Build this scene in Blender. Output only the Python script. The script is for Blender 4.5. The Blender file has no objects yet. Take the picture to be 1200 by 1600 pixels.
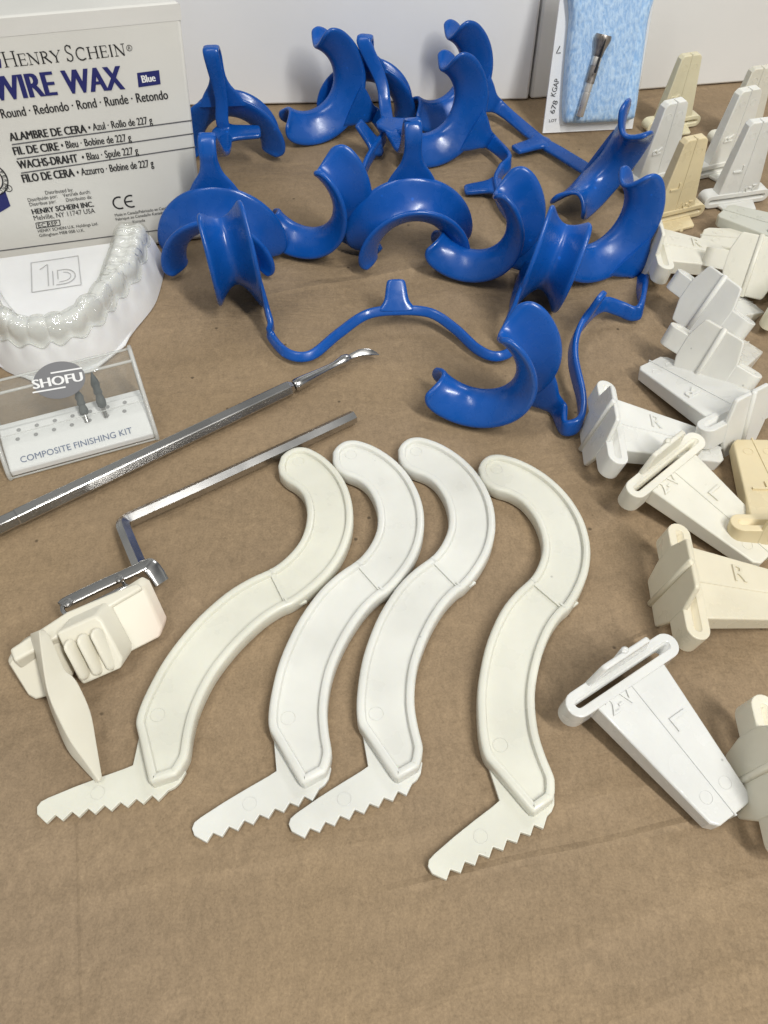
import bpy, math, random
import numpy as np
from mathutils import Vector, Matrix

random.seed(7)
rng = np.random.default_rng(7)
D = bpy.data
SC = bpy.context.scene
COL = SC.collection
S = 0.01                                   # everything is written in centimetres

# ------------------------------------------------------------------ camera
CAM_H, CAM_F, CAM_T = 21.0, 1300.0, math.radians(50)
cd = D.cameras.new('camera')
cd.sensor_fit = 'HORIZONTAL'
cd.sensor_width = 36
cd.lens = 36 * CAM_F / 1200
cd.clip_start = 0.01
cd.clip_end = 30
cam = D.objects.new('camera', cd)
COL.objects.link(cam)
cam.location = (0, 0, CAM_H * S)
cam.rotation_euler = (math.pi / 2 - CAM_T, 0, 0)
SC.camera = cam

# ------------------------------------------------------------------ light
W = D.worlds.new('World')
SC.world = W
W.use_nodes = True
W.node_tree.nodes['Background'].inputs[0].default_value = (0.96, 0.99, 0.98, 1)
W.node_tree.nodes['Background'].inputs[1].default_value = 1.0
_nt = W.node_tree                               # soft noise of light and dark patches, added as a blurred room for reflections
_tc = _nt.nodes.new('ShaderNodeTexCoord')
_vo = _nt.nodes.new('ShaderNodeTexNoise')
_vo.inputs['Scale'].default_value = 2.2
_vo.inputs['Detail'].default_value = 1.5
_nt.links.new(_tc.outputs['Generated'], _vo.inputs['Vector'])
_sp = _nt.nodes.new('ShaderNodeSeparateColor')
_nt.links.new(_vo.outputs['Color'], _sp.inputs[0])
_cr = _nt.nodes.new('ShaderNodeValToRGB')
_cr.color_ramp.elements[0].position, _cr.color_ramp.elements[1].position = 0.38, 0.62
_cr.color_ramp.elements[0].color = (0.085, 0.09, 0.095, 1)
_cr.color_ramp.elements[1].color = (0.47, 0.48, 0.465, 1)
_nt.links.new(_sp.outputs[0], _cr.inputs[0])
_nt.links.new(_cr.outputs[0], _nt.nodes['Background'].inputs[0])


def lamp(name, loc, aim, sx, sy, power, col):
    l = D.lights.new(name, 'AREA')
    l.shape = 'RECTANGLE'
    l.size, l.size_y, l.energy, l.color = sx, sy, power, col
    o = D.objects.new(name, l)
    COL.objects.link(o)
    o.location = loc
    o.rotation_euler = (Vector(aim) - Vector(loc)).to_track_quat('-Z', 'Y').to_euler()
    return o


lamp('ceiling_lamp', (0.50, -0.42, 1.05), (0.0, 0.30, 0.03), 0.09, 0.66, 13.6, (1.0, 0.985, 0.94))
lamp('ceiling_lamp', (-0.55, -0.35, 1.7), (0, 0.35, 0.05), 0.14, 1.0, 7.0, (1.0, 0.985, 0.95))
lamp('ceiling_lamp', (0.95, 1.60, 1.7), (0.15, 0.2, 0), 0.62, 0.45, 8, (0.97, 0.98, 1.0))

SC.view_settings.view_transform = 'Standard'
SC.view_settings.look = 'None'
SC.view_settings.exposure = 0.0
SC.view_settings.gamma = 1.0
SC.render.engine = 'CYCLES'
SC.cycles.max_bounces = 10
SC.cycles.transmission_bounces = 10

# ------------------------------------------------------------------ pixel -> place
FW = np.array([0, math.cos(CAM_T), -math.sin(CAM_T)])
UP = np.array([0, math.sin(CAM_T), math.cos(CAM_T)])
RT = np.array([1.0, 0, 0])
C0 = np.array([0, 0, CAM_H])


def ray(u, v):
    return FW + RT * (u - 600) / CAM_F - UP * (v - 800) / CAM_F


def at(u, v, z=0.0):
    d = ray(u, v)
    return C0 + d * ((z - CAM_H) / d[2])


def on(u, v, P, n):
    d = ray(u, v)
    return C0 + d * (np.dot(P - C0, n) / np.dot(d, n))


def pix(p):
    q = np.asarray(p, float) - C0
    z = q @ FW
    return (600 + CAM_F * (q @ RT) / z, 800 - CAM_F * (q @ UP) / z)


def nrm(a):
    a = np.asarray(a, float)
    return a / np.linalg.norm(a)


# ------------------------------------------------------------------ materials
MATS = {}


def mat(name, col=(0.5, 0.5, 0.5), rough=0.5, metal=0.0, trans=0.0, ior=1.45, spec=0.5, sss=0.0, objcol=False,
        bump=None, mottled=None, coat=0.0, alpha=1.0, rvar=None, specks=None):
    m = D.materials.new(name)
    m.use_nodes = True
    nt = m.node_tree
    b = nt.nodes['Principled BSDF']
    I = b.inputs
    I['Base Color'].default_value = (*col, 1)
    I['Roughness'].default_value = rough
    I['Metallic'].default_value = metal
    I['Transmission Weight'].default_value = trans
    I['IOR'].default_value = ior
    I['Specular IOR Level'].default_value = spec
    I['Coat Weight'].default_value = coat
    I['Alpha'].default_value = alpha
    if sss:
        I['Subsurface Weight'].default_value = sss
        I['Subsurface Radius'].default_value = (1.0, 0.8, 0.5)
        I['Subsurface Scale'].default_value = 0.0025
    tc0 = nt.nodes.new('ShaderNodeTexCoord')
    oi0 = nt.nodes.new('ShaderNodeObjectInfo')
    sc0 = nt.nodes.new('ShaderNodeVectorMath')
    sc0.operation = 'MULTIPLY_ADD'                   # every copy gets its own wear
    nt.links.new(oi0.outputs['Random'], sc0.inputs[0])
    sc0.inputs[1].default_value = (3.1, 1.7, 2.3)
    nt.links.new(tc0.outputs['Object'], sc0.inputs[2])

    class tc:
        outputs = {'Object': sc0.outputs[0]}

    src = None
    if objcol:
        oi = nt.nodes.new('ShaderNodeObjectInfo')
        src = oi.outputs['Color']
        nt.links.new(src, I['Base Color'])
    if mottled:
        sc, lo, hi = mottled
        n = nt.nodes.new('ShaderNodeTexNoise')
        n.inputs['Scale'].default_value = sc
        n.inputs['Detail'].default_value = 6
        nt.links.new(tc.outputs['Object'], n.inputs['Vector'])
        mr = nt.nodes.new('ShaderNodeMapRange')
        mr.inputs[1].default_value, mr.inputs[2].default_value = 0.3, 0.7
        mr.inputs[3].default_value, mr.inputs[4].default_value = lo, hi
        nt.links.new(n.outputs[0], mr.inputs[0])
        mx = nt.nodes.new('ShaderNodeMix')
        mx.data_type = 'RGBA'
        mx.blend_type = 'MULTIPLY'
        mx.inputs[0].default_value = 1
        if src:
            nt.links.new(src, mx.inputs[6])
        else:
            mx.inputs[6].default_value = (*col, 1)
        nt.links.new(mr.outputs[0], mx.inputs[7])
        last = mx.outputs[2]
        if specks:
            vo = nt.nodes.new('ShaderNodeTexVoronoi')
            vo.inputs['Scale'].default_value = specks[0]
            nt.links.new(tc.outputs['Object'], vo.inputs['Vector'])
            m3 = nt.nodes.new('ShaderNodeMapRange')
            m3.inputs[1].default_value, m3.inputs[2].default_value = specks[1], specks[1] * 1.7
            m3.inputs[3].default_value, m3.inputs[4].default_value = specks[2], 1.0
            nt.links.new(vo.outputs['Distance'], m3.inputs[0])
            m4 = nt.nodes.new('ShaderNodeMix')
            m4.data_type = 'RGBA'
            m4.blend_type = 'MULTIPLY'
            m4.inputs[0].default_value = 1
            nt.links.new(last, m4.inputs[6])
            nt.links.new(m3.outputs[0], m4.inputs[7])
            last = m4.outputs[2]
        nt.links.new(last, I['Base Color'])
    if rvar:
        sc, lo, hi = rvar
        n = nt.nodes.new('ShaderNodeTexNoise')
        n.inputs['Scale'].default_value = sc
        n.inputs['Detail'].default_value = 5
        nt.links.new(tc.outputs['Object'], n.inputs['Vector'])
        mr = nt.nodes.new('ShaderNodeMapRange')
        mr.inputs[1].default_value, mr.inputs[2].default_value = 0.35, 0.65
        mr.inputs[3].default_value, mr.inputs[4].default_value = lo, hi
        nt.links.new(n.outputs[0], mr.inputs[0])
        nt.links.new(mr.outputs[0], I['Roughness'])
    if bump:
        sc, dist = bump
        n = nt.nodes.new('ShaderNodeTexNoise')
        n.inputs['Scale'].default_value = sc
        n.inputs['Detail'].default_value = 5
        nt.links.new(tc.outputs['Object'], n.inputs['Vector'])
        bp = nt.nodes.new('ShaderNodeBump')
        bp.inputs['Strength'].default_value = 0.6
        bp.inputs['Distance'].default_value = dist
        nt.links.new(n.outputs[0], bp.inputs['Height'])
        nt.links.new(bp.outputs[0], I['Normal'])
    MATS[name] = m
    return m


M_IVORY = mat('moulded_plastic', rough=0.36, sss=0.12, objcol=True, bump=(260, 0.00012), mottled=(45, 0.91, 1.04), rvar=(90, 0.26, 0.46), specks=(75, 0.022, 0.68))
M_GLOSSY = mat('glossy_plastic', rough=0.2, sss=0.08, objcol=True, bump=(150, 0.0005), mottled=(60, 0.93, 1.03), rvar=(160, 0.10, 0.36), specks=(90, 0.026, 0.65), coat=0.7)
M_BLUE = mat('blue_rubber', (0.004, 0.082, 0.375), 0.23, bump=(420, 0.00006), mottled=(40, 0.84, 1.12), rvar=(160, 0.17, 0.36), spec=0.6, specks=(110, 0.05, 1.5))
M_STEEL = mat('polished_steel', (0.50, 0.49, 0.48), 0.24, metal=1, rvar=(60, 0.2, 0.27))
M_STEELD = mat('worn_steel', (0.40, 0.36, 0.33), 0.38, metal=0.9, rvar=(400, 0.25, 0.5), mottled=(400, 0.7, 1.1))
M_PLASTER = mat('white_plaster', (0.80, 0.80, 0.80), 0.5, sss=0.08, bump=(160, 0.0002), mottled=(60, 0.96, 1.02))


def clear_mat(name, tint, rough, ior, bump=None, haze=0.0):
    """thin clear plastic: see-through with a fresnel gloss"""
    m = D.materials.new(name)
    m.use_nodes = True
    nt = m.node_tree
    for n in list(nt.nodes):
        if n.type != 'OUTPUT_MATERIAL':
            nt.nodes.remove(n)
    out = [n for n in nt.nodes if n.type == 'OUTPUT_MATERIAL'][0]
    tr = nt.nodes.new('ShaderNodeBsdfTransparent')
    tr.inputs[0].default_value = (*tint, 1)
    gl = nt.nodes.new('ShaderNodeBsdfGlossy')
    gl.inputs['Roughness'].default_value = rough
    fr = nt.nodes.new('ShaderNodeFresnel')
    fr.inputs['IOR'].default_value = ior
    mx = nt.nodes.new('ShaderNodeMixShader')
    ge = nt.nodes.new('ShaderNodeNewGeometry')
    sel = nt.nodes.new('ShaderNodeMix')
    sel.data_type = 'FLOAT'
    nt.links.new(ge.outputs['Backfacing'], sel.inputs[0])
    nt.links.new(fr.outputs[0], sel.inputs[2])
    sel.inputs[3].default_value = 0.03
    nt.links.new(sel.outputs[0], mx.inputs[0])
    nt.links.new(tr.outputs[0], mx.inputs[1])
    nt.links.new(gl.outputs[0], mx.inputs[2])
    last = mx
    if haze:
        df = nt.nodes.new('ShaderNodeBsdfDiffuse')
        df.inputs[0].default_value = (.85, .86, .85, 1)
        m2 = nt.nodes.new('ShaderNodeMixShader')
        m2.inputs[0].default_value = haze
        nt.links.new(mx.outputs[0], m2.inputs[1])
        nt.links.new(df.outputs[0], m2.inputs[2])
        last = m2
    if bump:
        tc = nt.nodes.new('ShaderNodeTexCoord')
        n = nt.nodes.new('ShaderNodeTexNoise')
        n.inputs['Scale'].default_value = bump[0]
        n.inputs['Detail'].default_value = 4
        nt.links.new(tc.outputs['Object'], n.inputs['Vector'])
        bp = nt.nodes.new('ShaderNodeBump')
        bp.inputs['Distance'].default_value = bump[1]
        nt.links.new(n.outputs[0], bp.inputs['Height'])
        nt.links.new(bp.outputs[0], gl.inputs['Normal'])
        nt.links.new(bp.outputs[0], fr.inputs['Normal'])
    nt.links.new(last.outputs[0], out.inputs[0])
    return m


M_CLEAR = clear_mat('clear_plastic', (0.98, 0.983, 0.975), 0.05, 1.5, (70, 0.0006), 0.04)
M_ALIGN = clear_mat('clear_aligner', (0.935, 0.94, 0.915), 0.03, 2.0, (95, 0.006), 0.0)
M_EDGE = clear_mat('frosted_plastic_edge', (0.95, 0.955, 0.94), 0.12, 1.5, None, 0.36)
M_FILM = clear_mat('clear_film', (0.985, 0.988, 0.99), 0.1, 1.3, (50, 0.0010), 0.05)
M_BOXW = mat('white_card', (0.86, 0.865, 0.88), 0.55, bump=(300, 0.00006), mottled=(12, 0.96, 1.03))
M_BOXB = mat('grey_white_card', (0.82, 0.815, 0.80), 0.55, bump=(300, 0.00006), mottled=(12, 0.96, 1.03))
M_LABEL = mat('label_paper', (0.70, 0.69, 0.65), 0.42, bump=(200, 0.00008), mottled=(18, 0.94, 1.04))
M_TAPE = mat('clear_tape', (0.72, 0.71, 0.68), 0.22, bump=(80, 0.0001), mottled=(25, 0.96, 1.04))
M_BLACK = mat('black_ink', (0.02, 0.02, 0.022), 0.5)
M_NAVY = mat('navy_ink', (0.018, 0.022, 0.14), 0.45)
M_GREYINK = mat('grey_ink', (0.11, 0.11, 0.12), 0.5)
M_STAMP = mat('stamp_grey', (0.46, 0.46, 0.46), 0.6)  # stamp lines, a grey darker than the plaster around them
M_PIN = mat('pin_steel', (0.74, 0.71, 0.67), 0.33, metal=0.75, rvar=(300, 0.25, 0.45))
M_WHITEINK = mat('white_ink', (0.82, 0.82, 0.82), 0.5)
M_STICKER = mat('grey_sticker', (0.17, 0.17, 0.18), 0.4)
M_BLUEINK = mat('blue_ink', (0.09, 0.13, 0.24), 0.5)
M_INSERT = mat('white_insert', (0.80, 0.80, 0.80), 0.4, bump=(100, 0.0001))
M_HOLE = mat('hole_grey', (0.33, 0.33, 0.33), 0.6)
M_BUR = mat('abrasive_grey', (0.095, 0.105, 0.105), 0.65, bump=(900, 0.0003))
M_SPAT = mat('translucent_beige', (0.66, 0.625, 0.52), 0.38, sss=0.06, mottled=(30, 0.95, 1.03))


def foam_mat():
    m = mat('blue_foam', (0.17, 0.36, 0.72), 0.5)
    nt = m.node_tree
    b = nt.nodes['Principled BSDF']
    tc = nt.nodes.new('ShaderNodeTexCoord')
    mp = nt.nodes.new('ShaderNodeMapping')
    mp.inputs['Scale'].default_value = (1, 1, 0.35)
    nt.links.new(tc.outputs['Object'], mp.inputs['Vector'])
    n = nt.nodes.new('ShaderNodeTexNoise')
    n.inputs['Scale'].default_value = 800
    n.inputs['Detail'].default_value = 6
    nt.links.new(mp.outputs[0], n.inputs['Vector'])
    cr = nt.nodes.new('ShaderNodeValToRGB')
    cr.color_ramp.elements[0].position, cr.color_ramp.elements[0].color = 0.36, (0.29, 0.50, 0.82, 1)
    cr.color_ramp.elements[1].position, cr.color_ramp.elements[1].color = 0.64, (0.55, 0.74, 0.97, 1)
    nt.links.new(n.outputs[0], cr.inputs[0])
    nt.links.new(cr.outputs[0], b.inputs['Base Color'])
    bp = nt.nodes.new('ShaderNodeBump')
    bp.inputs['Distance'].default_value = 0.0007
    bp.inputs['Strength'].default_value = 0.9
    nt.links.new(n.outputs[0], bp.inputs['Height'])
    nt.links.new(bp.outputs[0], b.inputs['Normal'])
    b.inputs['Roughness'].default_value = 0.3
    return m


M_FOAM = foam_mat()


def block_tinted():
    """ivory plastic with a pink stain at one end (object coords, metres)"""
    m = mat('stained_ivory', (0.74, 0.66, 0.55), 0.38, sss=0.04, bump=(200, 0.00012))
    nt = m.node_tree
    b = nt.nodes['Principled BSDF']
    tc = nt.nodes.new('ShaderNodeTexCoord')
    n = nt.nodes.new('ShaderNodeTexNoise')
    n.inputs['Scale'].default_value = 130
    nt.links.new(tc.outputs['Object'], n.inputs['Vector'])
    sx = nt.nodes.new('ShaderNodeSeparateXYZ')
    nt.links.new(tc.outputs['Object'], sx.inputs[0])
    mr = nt.nodes.new('ShaderNodeMapRange')
    mr.inputs[1].default_value, mr.inputs[2].default_value = 0.017, 0.030
    nt.links.new(sx.outputs[0], mr.inputs[0])
    mu = nt.nodes.new('ShaderNodeMath')
    mu.operation = 'MULTIPLY'
    nt.links.new(mr.outputs[0], mu.inputs[0])
    nt.links.new(n.outputs[0], mu.inputs[1])
    mx = nt.nodes.new('ShaderNodeMix')
    mx.data_type = 'RGBA'
    mx.inputs[6].default_value = (0.735, 0.70, 0.585, 1)
    mx.inputs[7].default_value = (0.78, 0.44, 0.36, 1)
    nt.links.new(mu.outputs[0], mx.inputs[0])
    nt.links.new(mx.outputs[2], b.inputs['Base Color'])
    return m


M_STAIN = block_tinted()


def cardboard_mat():
    m = D.materials.new('kraft_cardboard')
    m.use_nodes = True
    nt = m.node_tree
    L = nt.links
    b = nt.nodes['Principled BSDF']
    tc = nt.nodes.new('ShaderNodeTexCoord')

    def noise(scale, detail=5, rough=0.55, stretch=None, rot=0.0, w=0.0):
        n = nt.nodes.new('ShaderNodeTexNoise')
        n.inputs['Scale'].default_value = scale
        n.inputs['Detail'].default_value = detail
        n.inputs['Roughness'].default_value = rough
        n.inputs['Distortion'].default_value = w
        if stretch:
            mp = nt.nodes.new('ShaderNodeMapping')
            mp.inputs['Rotation'].default_value = (0, 0, rot)
            mp.inputs['Scale'].default_value = stretch
            L.new(tc.outputs['Object'], mp.inputs[0])
            L.new(mp.outputs[0], n.inputs['Vector'])
        else:
            L.new(tc.outputs['Object'], n.inputs['Vector'])
        return n.outputs[0]

    def rng_(s, a, b_, lo, hi):
        r = nt.nodes.new('ShaderNodeMapRange')
        r.inputs[1].default_value, r.inputs[2].default_value = a, b_
        r.inputs[3].default_value, r.inputs[4].default_value = lo, hi
        L.new(s, r.inputs[0])
        return r.outputs[0]

    def mth(op, a, c):
        q = nt.nodes.new('ShaderNodeMath')
        q.operation = op
        L.new(a, q.inputs[0])
        if isinstance(c, (int, float)):
            q.inputs[1].default_value = c
        else:
            L.new(c, q.inputs[1])
        return q.outputs[0]

    fine = noise(1500, 3, 0.7)
    fibre = noise(520, 6, 0.75, (1, 0.5, 1), 0.6, 0.5)
    fibre2 = noise(300, 6, 0.75, (0.6, 1, 1), 1.9, 0.6)
    blot = noise(26, 6, 0.65)
    streak = noise(42, 4, 0.5, (0.12, 1, 1), math.radians(-14), 0.0)
    wrinkle = noise(30, 5, 0.6, (0.5, 1, 1), math.radians(-8), 0.4)
    # long creases: the cell borders of a warped, stretched pattern
    mpc = nt.nodes.new('ShaderNodeMapping')
    mpc.inputs['Scale'].default_value = (5, 14, 1)
    mpc.inputs['Rotation'].default_value = (0, 0, math.radians(-12))
    wn = nt.nodes.new('ShaderNodeTexNoise')
    wn.inputs['Scale'].default_value = 18
    wn.inputs['Detail'].default_value = 4
    L.new(tc.outputs['Object'], wn.inputs['Vector'])
    va = nt.nodes.new('ShaderNodeVectorMath')
    va.operation = 'MULTIPLY_ADD'
    va.inputs[1].default_value = (0.05, 0.05, 0)
    L.new(wn.outputs['Color'], va.inputs[0])
    L.new(tc.outputs['Object'], va.inputs[2])
    L.new(va.outputs[0], mpc.inputs[0])
    vc = nt.nodes.new('ShaderNodeTexVoronoi')
    vc.feature = 'DISTANCE_TO_EDGE'
    vc.inputs['Scale'].default_value = 1.0
    L.new(mpc.outputs[0], vc.inputs['Vector'])
    mask = rng_(noise(22, 3), 0.50, 0.62, 0, 1)
    crease = mth('MULTIPLY', rng_(vc.outputs['Distance'], 0.0, 0.035, 1.0, 0.0), mask)
    # the fold at the left and the soft bands across the front, each along its own line on the sheet
    def line_mask(p, q, half, soft_ends=0.02):
        P_, Q_ = at(*p)[:2] * S, at(*q)[:2] * S
        d_ = (Q_ - P_) / np.linalg.norm(Q_ - P_)
        mpl = nt.nodes.new('ShaderNodeVectorMath')
        mpl.operation = 'SUBTRACT'
        wob = nt.nodes.new('ShaderNodeVectorMath')
        wob.operation = 'MULTIPLY_ADD'
        wob.inputs[1].default_value = (half * 1.4 + .0006,) * 3
        L.new(wn.outputs['Color'], wob.inputs[0])
        L.new(tc.outputs['Object'], wob.inputs[2])
        L.new(wob.outputs[0], mpl.inputs[0])
        mpl.inputs[1].default_value = (P_[0], P_[1], 0)
        o_ = []
        for vec in ((d_[0], d_[1], 0), (-d_[1], d_[0], 0)):
            dt = nt.nodes.new('ShaderNodeVectorMath')
            dt.operation = 'DOT_PRODUCT'
            L.new(mpl.outputs[0], dt.inputs[0])
            dt.inputs[1].default_value = vec
            o_.append(dt.outputs['Value'])
        ab = nt.nodes.new('ShaderNodeMath')
        ab.operation = 'ABSOLUTE'
        L.new(o_[1], ab.inputs[0])
        ac = rng_(ab.outputs[0], 0.0, half, 1.0, 0.0)
        return mth('MULTIPLY', ac, rng_(o_[0], 0.0, soft_ends, 0.0, 1.0))

    fold = line_mask((117, 1150), (133, 1640), 0.0007)
    bands = None
    for p_, q_, hw_ in (((640, 1560), (1240, 1330), .0045), ((-30, 1420), (420, 1330), .004), ((850, 1610), (1260, 1470), .004),
                        ((860, 1060), (960, 1010), .0012), ((560, 1395), (800, 1340), .0015), ((560, 235), (800, 190), .003), ((330, 470), (560, 430), .003)):
        m_ = line_mask(p_, q_, hw_)
        bands = m_ if bands is None else mth('ADD', bands, m_)
    crease = mth('ADD', crease, mth('MULTIPLY', fold, 0.55))
    v = mth('MULTIPLY', rng_(fine, 0.3, 0.7, 0.86, 1.14), rng_(fibre, 0.3, 0.7, 0.86, 1.14))
    v = mth('MULTIPLY', v, rng_(fibre2, 0.3, 0.7, 0.94, 1.06))
    v = mth('MULTIPLY', v, rng_(blot, 0.3, 0.7, 0.95, 1.04))
    v = mth('MULTIPLY', v, rng_(streak, 0.35, 0.7, 0.95, 1.07))
    v = mth('MULTIPLY', v, rng_(crease, 0.0, 1.0, 1.0, 0.90))
    v = mth('MULTIPLY', v, rng_(bands, 0.0, 1.0, 1.0, 1.05))
    # dark specks and pale flecks
    vo = nt.nodes.new('ShaderNodeTexVoronoi')
    vo.inputs['Scale'].default_value = 75
    L.new(tc.outputs['Object'], vo.inputs['Vector'])
    sp = rng_(vo.outputs['Distance'], 0.03, 0.06, 0.40, 1.0)
    v = mth('MULTIPLY', v, sp)
    vo2 = nt.nodes.new('ShaderNodeTexVoronoi')
    vo2.inputs['Scale'].default_value = 40
    L.new(tc.outputs['Object'], vo2.inputs['Vector'])
    fl = rng_(vo2.outputs['Distance'], 0.02, 0.032, 1.9, 1.0)
    v = mth('MULTIPLY', v, fl)
    base = nt.nodes.new('ShaderNodeMix')
    base.data_type = 'RGBA'
    base.inputs[6].default_value = (0.300, 0.214, 0.127, 1)
    base.inputs[7].default_value = (0.276, 0.201, 0.128, 1)
    L.new(rng_(noise(9, 4), 0.35, 0.65, 0, 1), base.inputs[0])
    mx = nt.nodes.new('ShaderNodeMix')
    mx.data_type = 'RGBA'
    mx.blend_type = 'MULTIPLY'
    mx.inputs[0].default_value = 1
    L.new(base.outputs[2], mx.inputs[6])
    L.new(v, mx.inputs[7])
    L.new(mx.outputs[2], b.inputs['Base Color'])
    b.inputs['Roughness'].default_value = 0.72
    b.inputs['Specular IOR Level'].default_value = 0.25
    h = mth('ADD', mth('MULTIPLY', fine, 0.00014), mth('MULTIPLY', fibre, 0.00022))
    h = mth('ADD', h, mth('MULTIPLY', crease, -0.0005))
    h = mth('ADD', h, mth('MULTIPLY', bands, 0.0007))
    h = mth('ADD', h, mth('MULTIPLY', wrinkle, 0.0042))
    h = mth('ADD', h, mth('MULTIPLY', streak, 0.0009))
    bp = nt.nodes.new('ShaderNodeBump')
    bp.inputs['Distance'].default_value = 1.0
    bp.inputs['Strength'].default_value = 0.75
    L.new(h, bp.inputs['Height'])
    L.new(bp.outputs[0], b.inputs['Normal'])
    return m


M_CARD = cardboard_mat()

# ------------------------------------------------------------------ mesh helpers


class MB:
    def __init__(self):
        self.v, self.f = [], []

    def add(self, vs, fs):
        o = len(self.v)
        self.v += [tuple(map(float, p)) for p in vs]
        self.f += [tuple(i + o for i in f) for f in fs]
        return self

    def grid(self, rows, close_u=False, close_v=False, flip=False):
        """rows: list of equal length point lists"""
        R, Cn = len(rows), len(rows[0])
        vs = [p for r in rows for p in r]
        fs = []
        for i in range(R if close_u else R - 1):
            for j in range(Cn if close_v else Cn - 1):
                a, b, c, d = i * Cn + j, i * Cn + (j + 1) % Cn, ((i + 1) % R) * Cn + (j + 1) % Cn, ((i + 1) % R) * Cn + j
                fs.append((d, c, b, a) if flip else (a, b, c, d))
        return self.add(vs, fs)

    def tube(self, rings, cap=True):
        n = len(rings[0])
        self.grid(rings, close_v=True)
        if cap:
            o = len(self.v) - len(rings) * n
            self.f.append(tuple(o + i for i in reversed(range(n))))
            self.f.append(tuple(o + (len(rings) - 1) * n + i for i in range(n)))
        return self

    def prism(self, poly, ext):
        """closed polygon of 3D points, pushed along vector ext"""
        n = len(poly)
        a = [np.asarray(p, float) for p in poly]
        b = [p + ext for p in a]
        self.add(a + b, [tuple(reversed(range(n))), tuple(range(n, 2 * n))] +
                 [(i, (i + 1) % n, n + (i + 1) % n, n + i) for i in range(n)])
        return self

    def box(self, c, ax, ay, az):
        """centre and three half-axis vectors"""
        c, ax, ay, az = (np.asarray(q, float) for q in (c, ax, ay, az))
        p = [c - ax - ay - az, c + ax - ay - az, c + ax + ay - az, c - ax + ay - az]
        return self.prism(p, 2 * az)

    def mesh(self, name, origin=(0, 0, 0), smooth=40):
        me = D.meshes.new(name)
        o = np.asarray(origin, float)
        me.from_pydata([tuple((np.array(p) - o) * S) for p in self.v], [], self.f)
        bm_fix(me)
        if smooth:
            for p in me.polygons:
                p.use_smooth = True
            me.set_sharp_from_angle(angle=math.radians(smooth))
        me.update()
        return me


import bmesh


def bm_fix(me):
    b = bmesh.new()
    b.from_mesh(me)
    bmesh.ops.recalc_face_normals(b, faces=b.faces)
    b.to_mesh(me)
    b.free()


def put(name, me, material, parent=None, loc=None, bevel=0, subsurf=0, solid=0, color=None, seg=2):
    o = D.objects.new(name, me)
    COL.objects.link(o)
    if not me.materials:
        me.materials.append(material)
    if parent is not None:
        o.parent = parent
    if loc is not None:
        o.location = [q * S for q in loc]
    if solid:
        m = o.modifiers.new('solid', 'SOLIDIFY')
        m.thickness = solid * S
        m.offset = 0
    if bevel:
        m = o.modifiers.new('bevel', 'BEVEL')
        m.width = bevel * S
        m.segments = seg
        m.limit_method = 'ANGLE'
        m.angle_limit = math.radians(38)
        m.use_clamp_overlap = True
    if subsurf:
        m = o.modifiers.new('subsurf', 'SUBSURF')
        m.levels = subsurf
        m.render_levels = subsurf
    if color:
        o.color = (*color, 1)
    return o


def thing(name, label, cat, loc=(0, 0, 0), group=None, kind=None):
    o = D.objects.new(name, None)
    COL.objects.link(o)
    o.location = [q * S for q in loc]
    o.empty_display_size = 0.01
    tag(o, label, cat, group, kind)
    return o


def tag(o, label=None, cat=None, group=None, kind=None):
    if label:
        o['label'] = label
    if cat:
        o['category'] = cat
    if group:
        o['group'] = group
    if kind:
        o['kind'] = kind
    return o


def frame(o, origin, x, y, z, s=1.0):
    m = Matrix.Identity(4)
    for i, a in enumerate((x, y, z)):
        for k in range(3):
            m[k][i] = float(a[k]) * s
    for k in range(3):
        m[k][3] = float(origin[k]) * S
    o.matrix_world = m


def spline(pts, n=8, closed=False):
    """Catmull-Rom through pts of any dimension"""
    P = [np.asarray(p, float) for p in pts]
    N = len(P)
    out = []
    for i in range(N if closed else N - 1):
        if closed:
            a, b, c, d = P[i - 1], P[i], P[(i + 1) % N], P[(i + 2) % N]
        else:
            a, b, c, d = P[max(i - 1, 0)], P[i], P[i + 1], P[min(i + 2, N - 1)]
        for k in range(n):
            t = k / n
            out.append(0.5 * ((2 * b) + (c - a) * t + (2 * a - 5 * b + 4 * c - d) * t * t + (3 * b - a - 3 * c + d) * t ** 3))
    if not closed:
        out.append(P[-1])
    return out


def ribbon(mb, pts, n=8, cap_round=False):
    """pts: list of (pos3, width, thick, widthdir3) -> rounded flat band"""
    rows = spline([np.concatenate([np.asarray(p, float), [w, t], nrm(d)]) for p, w, t, d in pts], n)
    rings = []
    K = 14
    for i, r in enumerate(rows):
        p, w, t, d = r[:3], r[3], r[4], r[5:8]
        tan = rows[min(i + 1, len(rows) - 1)][:3] - rows[max(i - 1, 0)][:3]
        tan = nrm(tan)
        d = nrm(d - tan * (d @ tan))
        b = np.cross(tan, d)
        ring = []
        for k in range(K):
            a = 2 * math.pi * k / K
            ca, sa = math.cos(a), math.sin(a)
            ring.append(p + d * (w / 2) * math.copysign(abs(ca) ** 0.5, ca) + b * (t / 2) * math.copysign(abs(sa) ** 0.6, sa))
        rings.append(ring)
    mb.tube(rings)
    return rows


def lathe(mb, p0, p1, prof, K=20):
    """prof: list of (fraction along p0->p1, radius)"""
    p0, p1 = np.asarray(p0, float), np.asarray(p1, float)
    ax = nrm(p1 - p0)
    a = nrm(np.cross(ax, [0.3, 0.2, 1.0]))
    b = np.cross(ax, a)
    rings = []
    for f, r in prof:
        c = p0 + (p1 - p0) * f
        rings.append([c + (a * math.cos(2 * math.pi * k / K) + b * math.sin(2 * math.pi * k / K)) * r for k in range(K)])
    mb.tube(rings)


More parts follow.
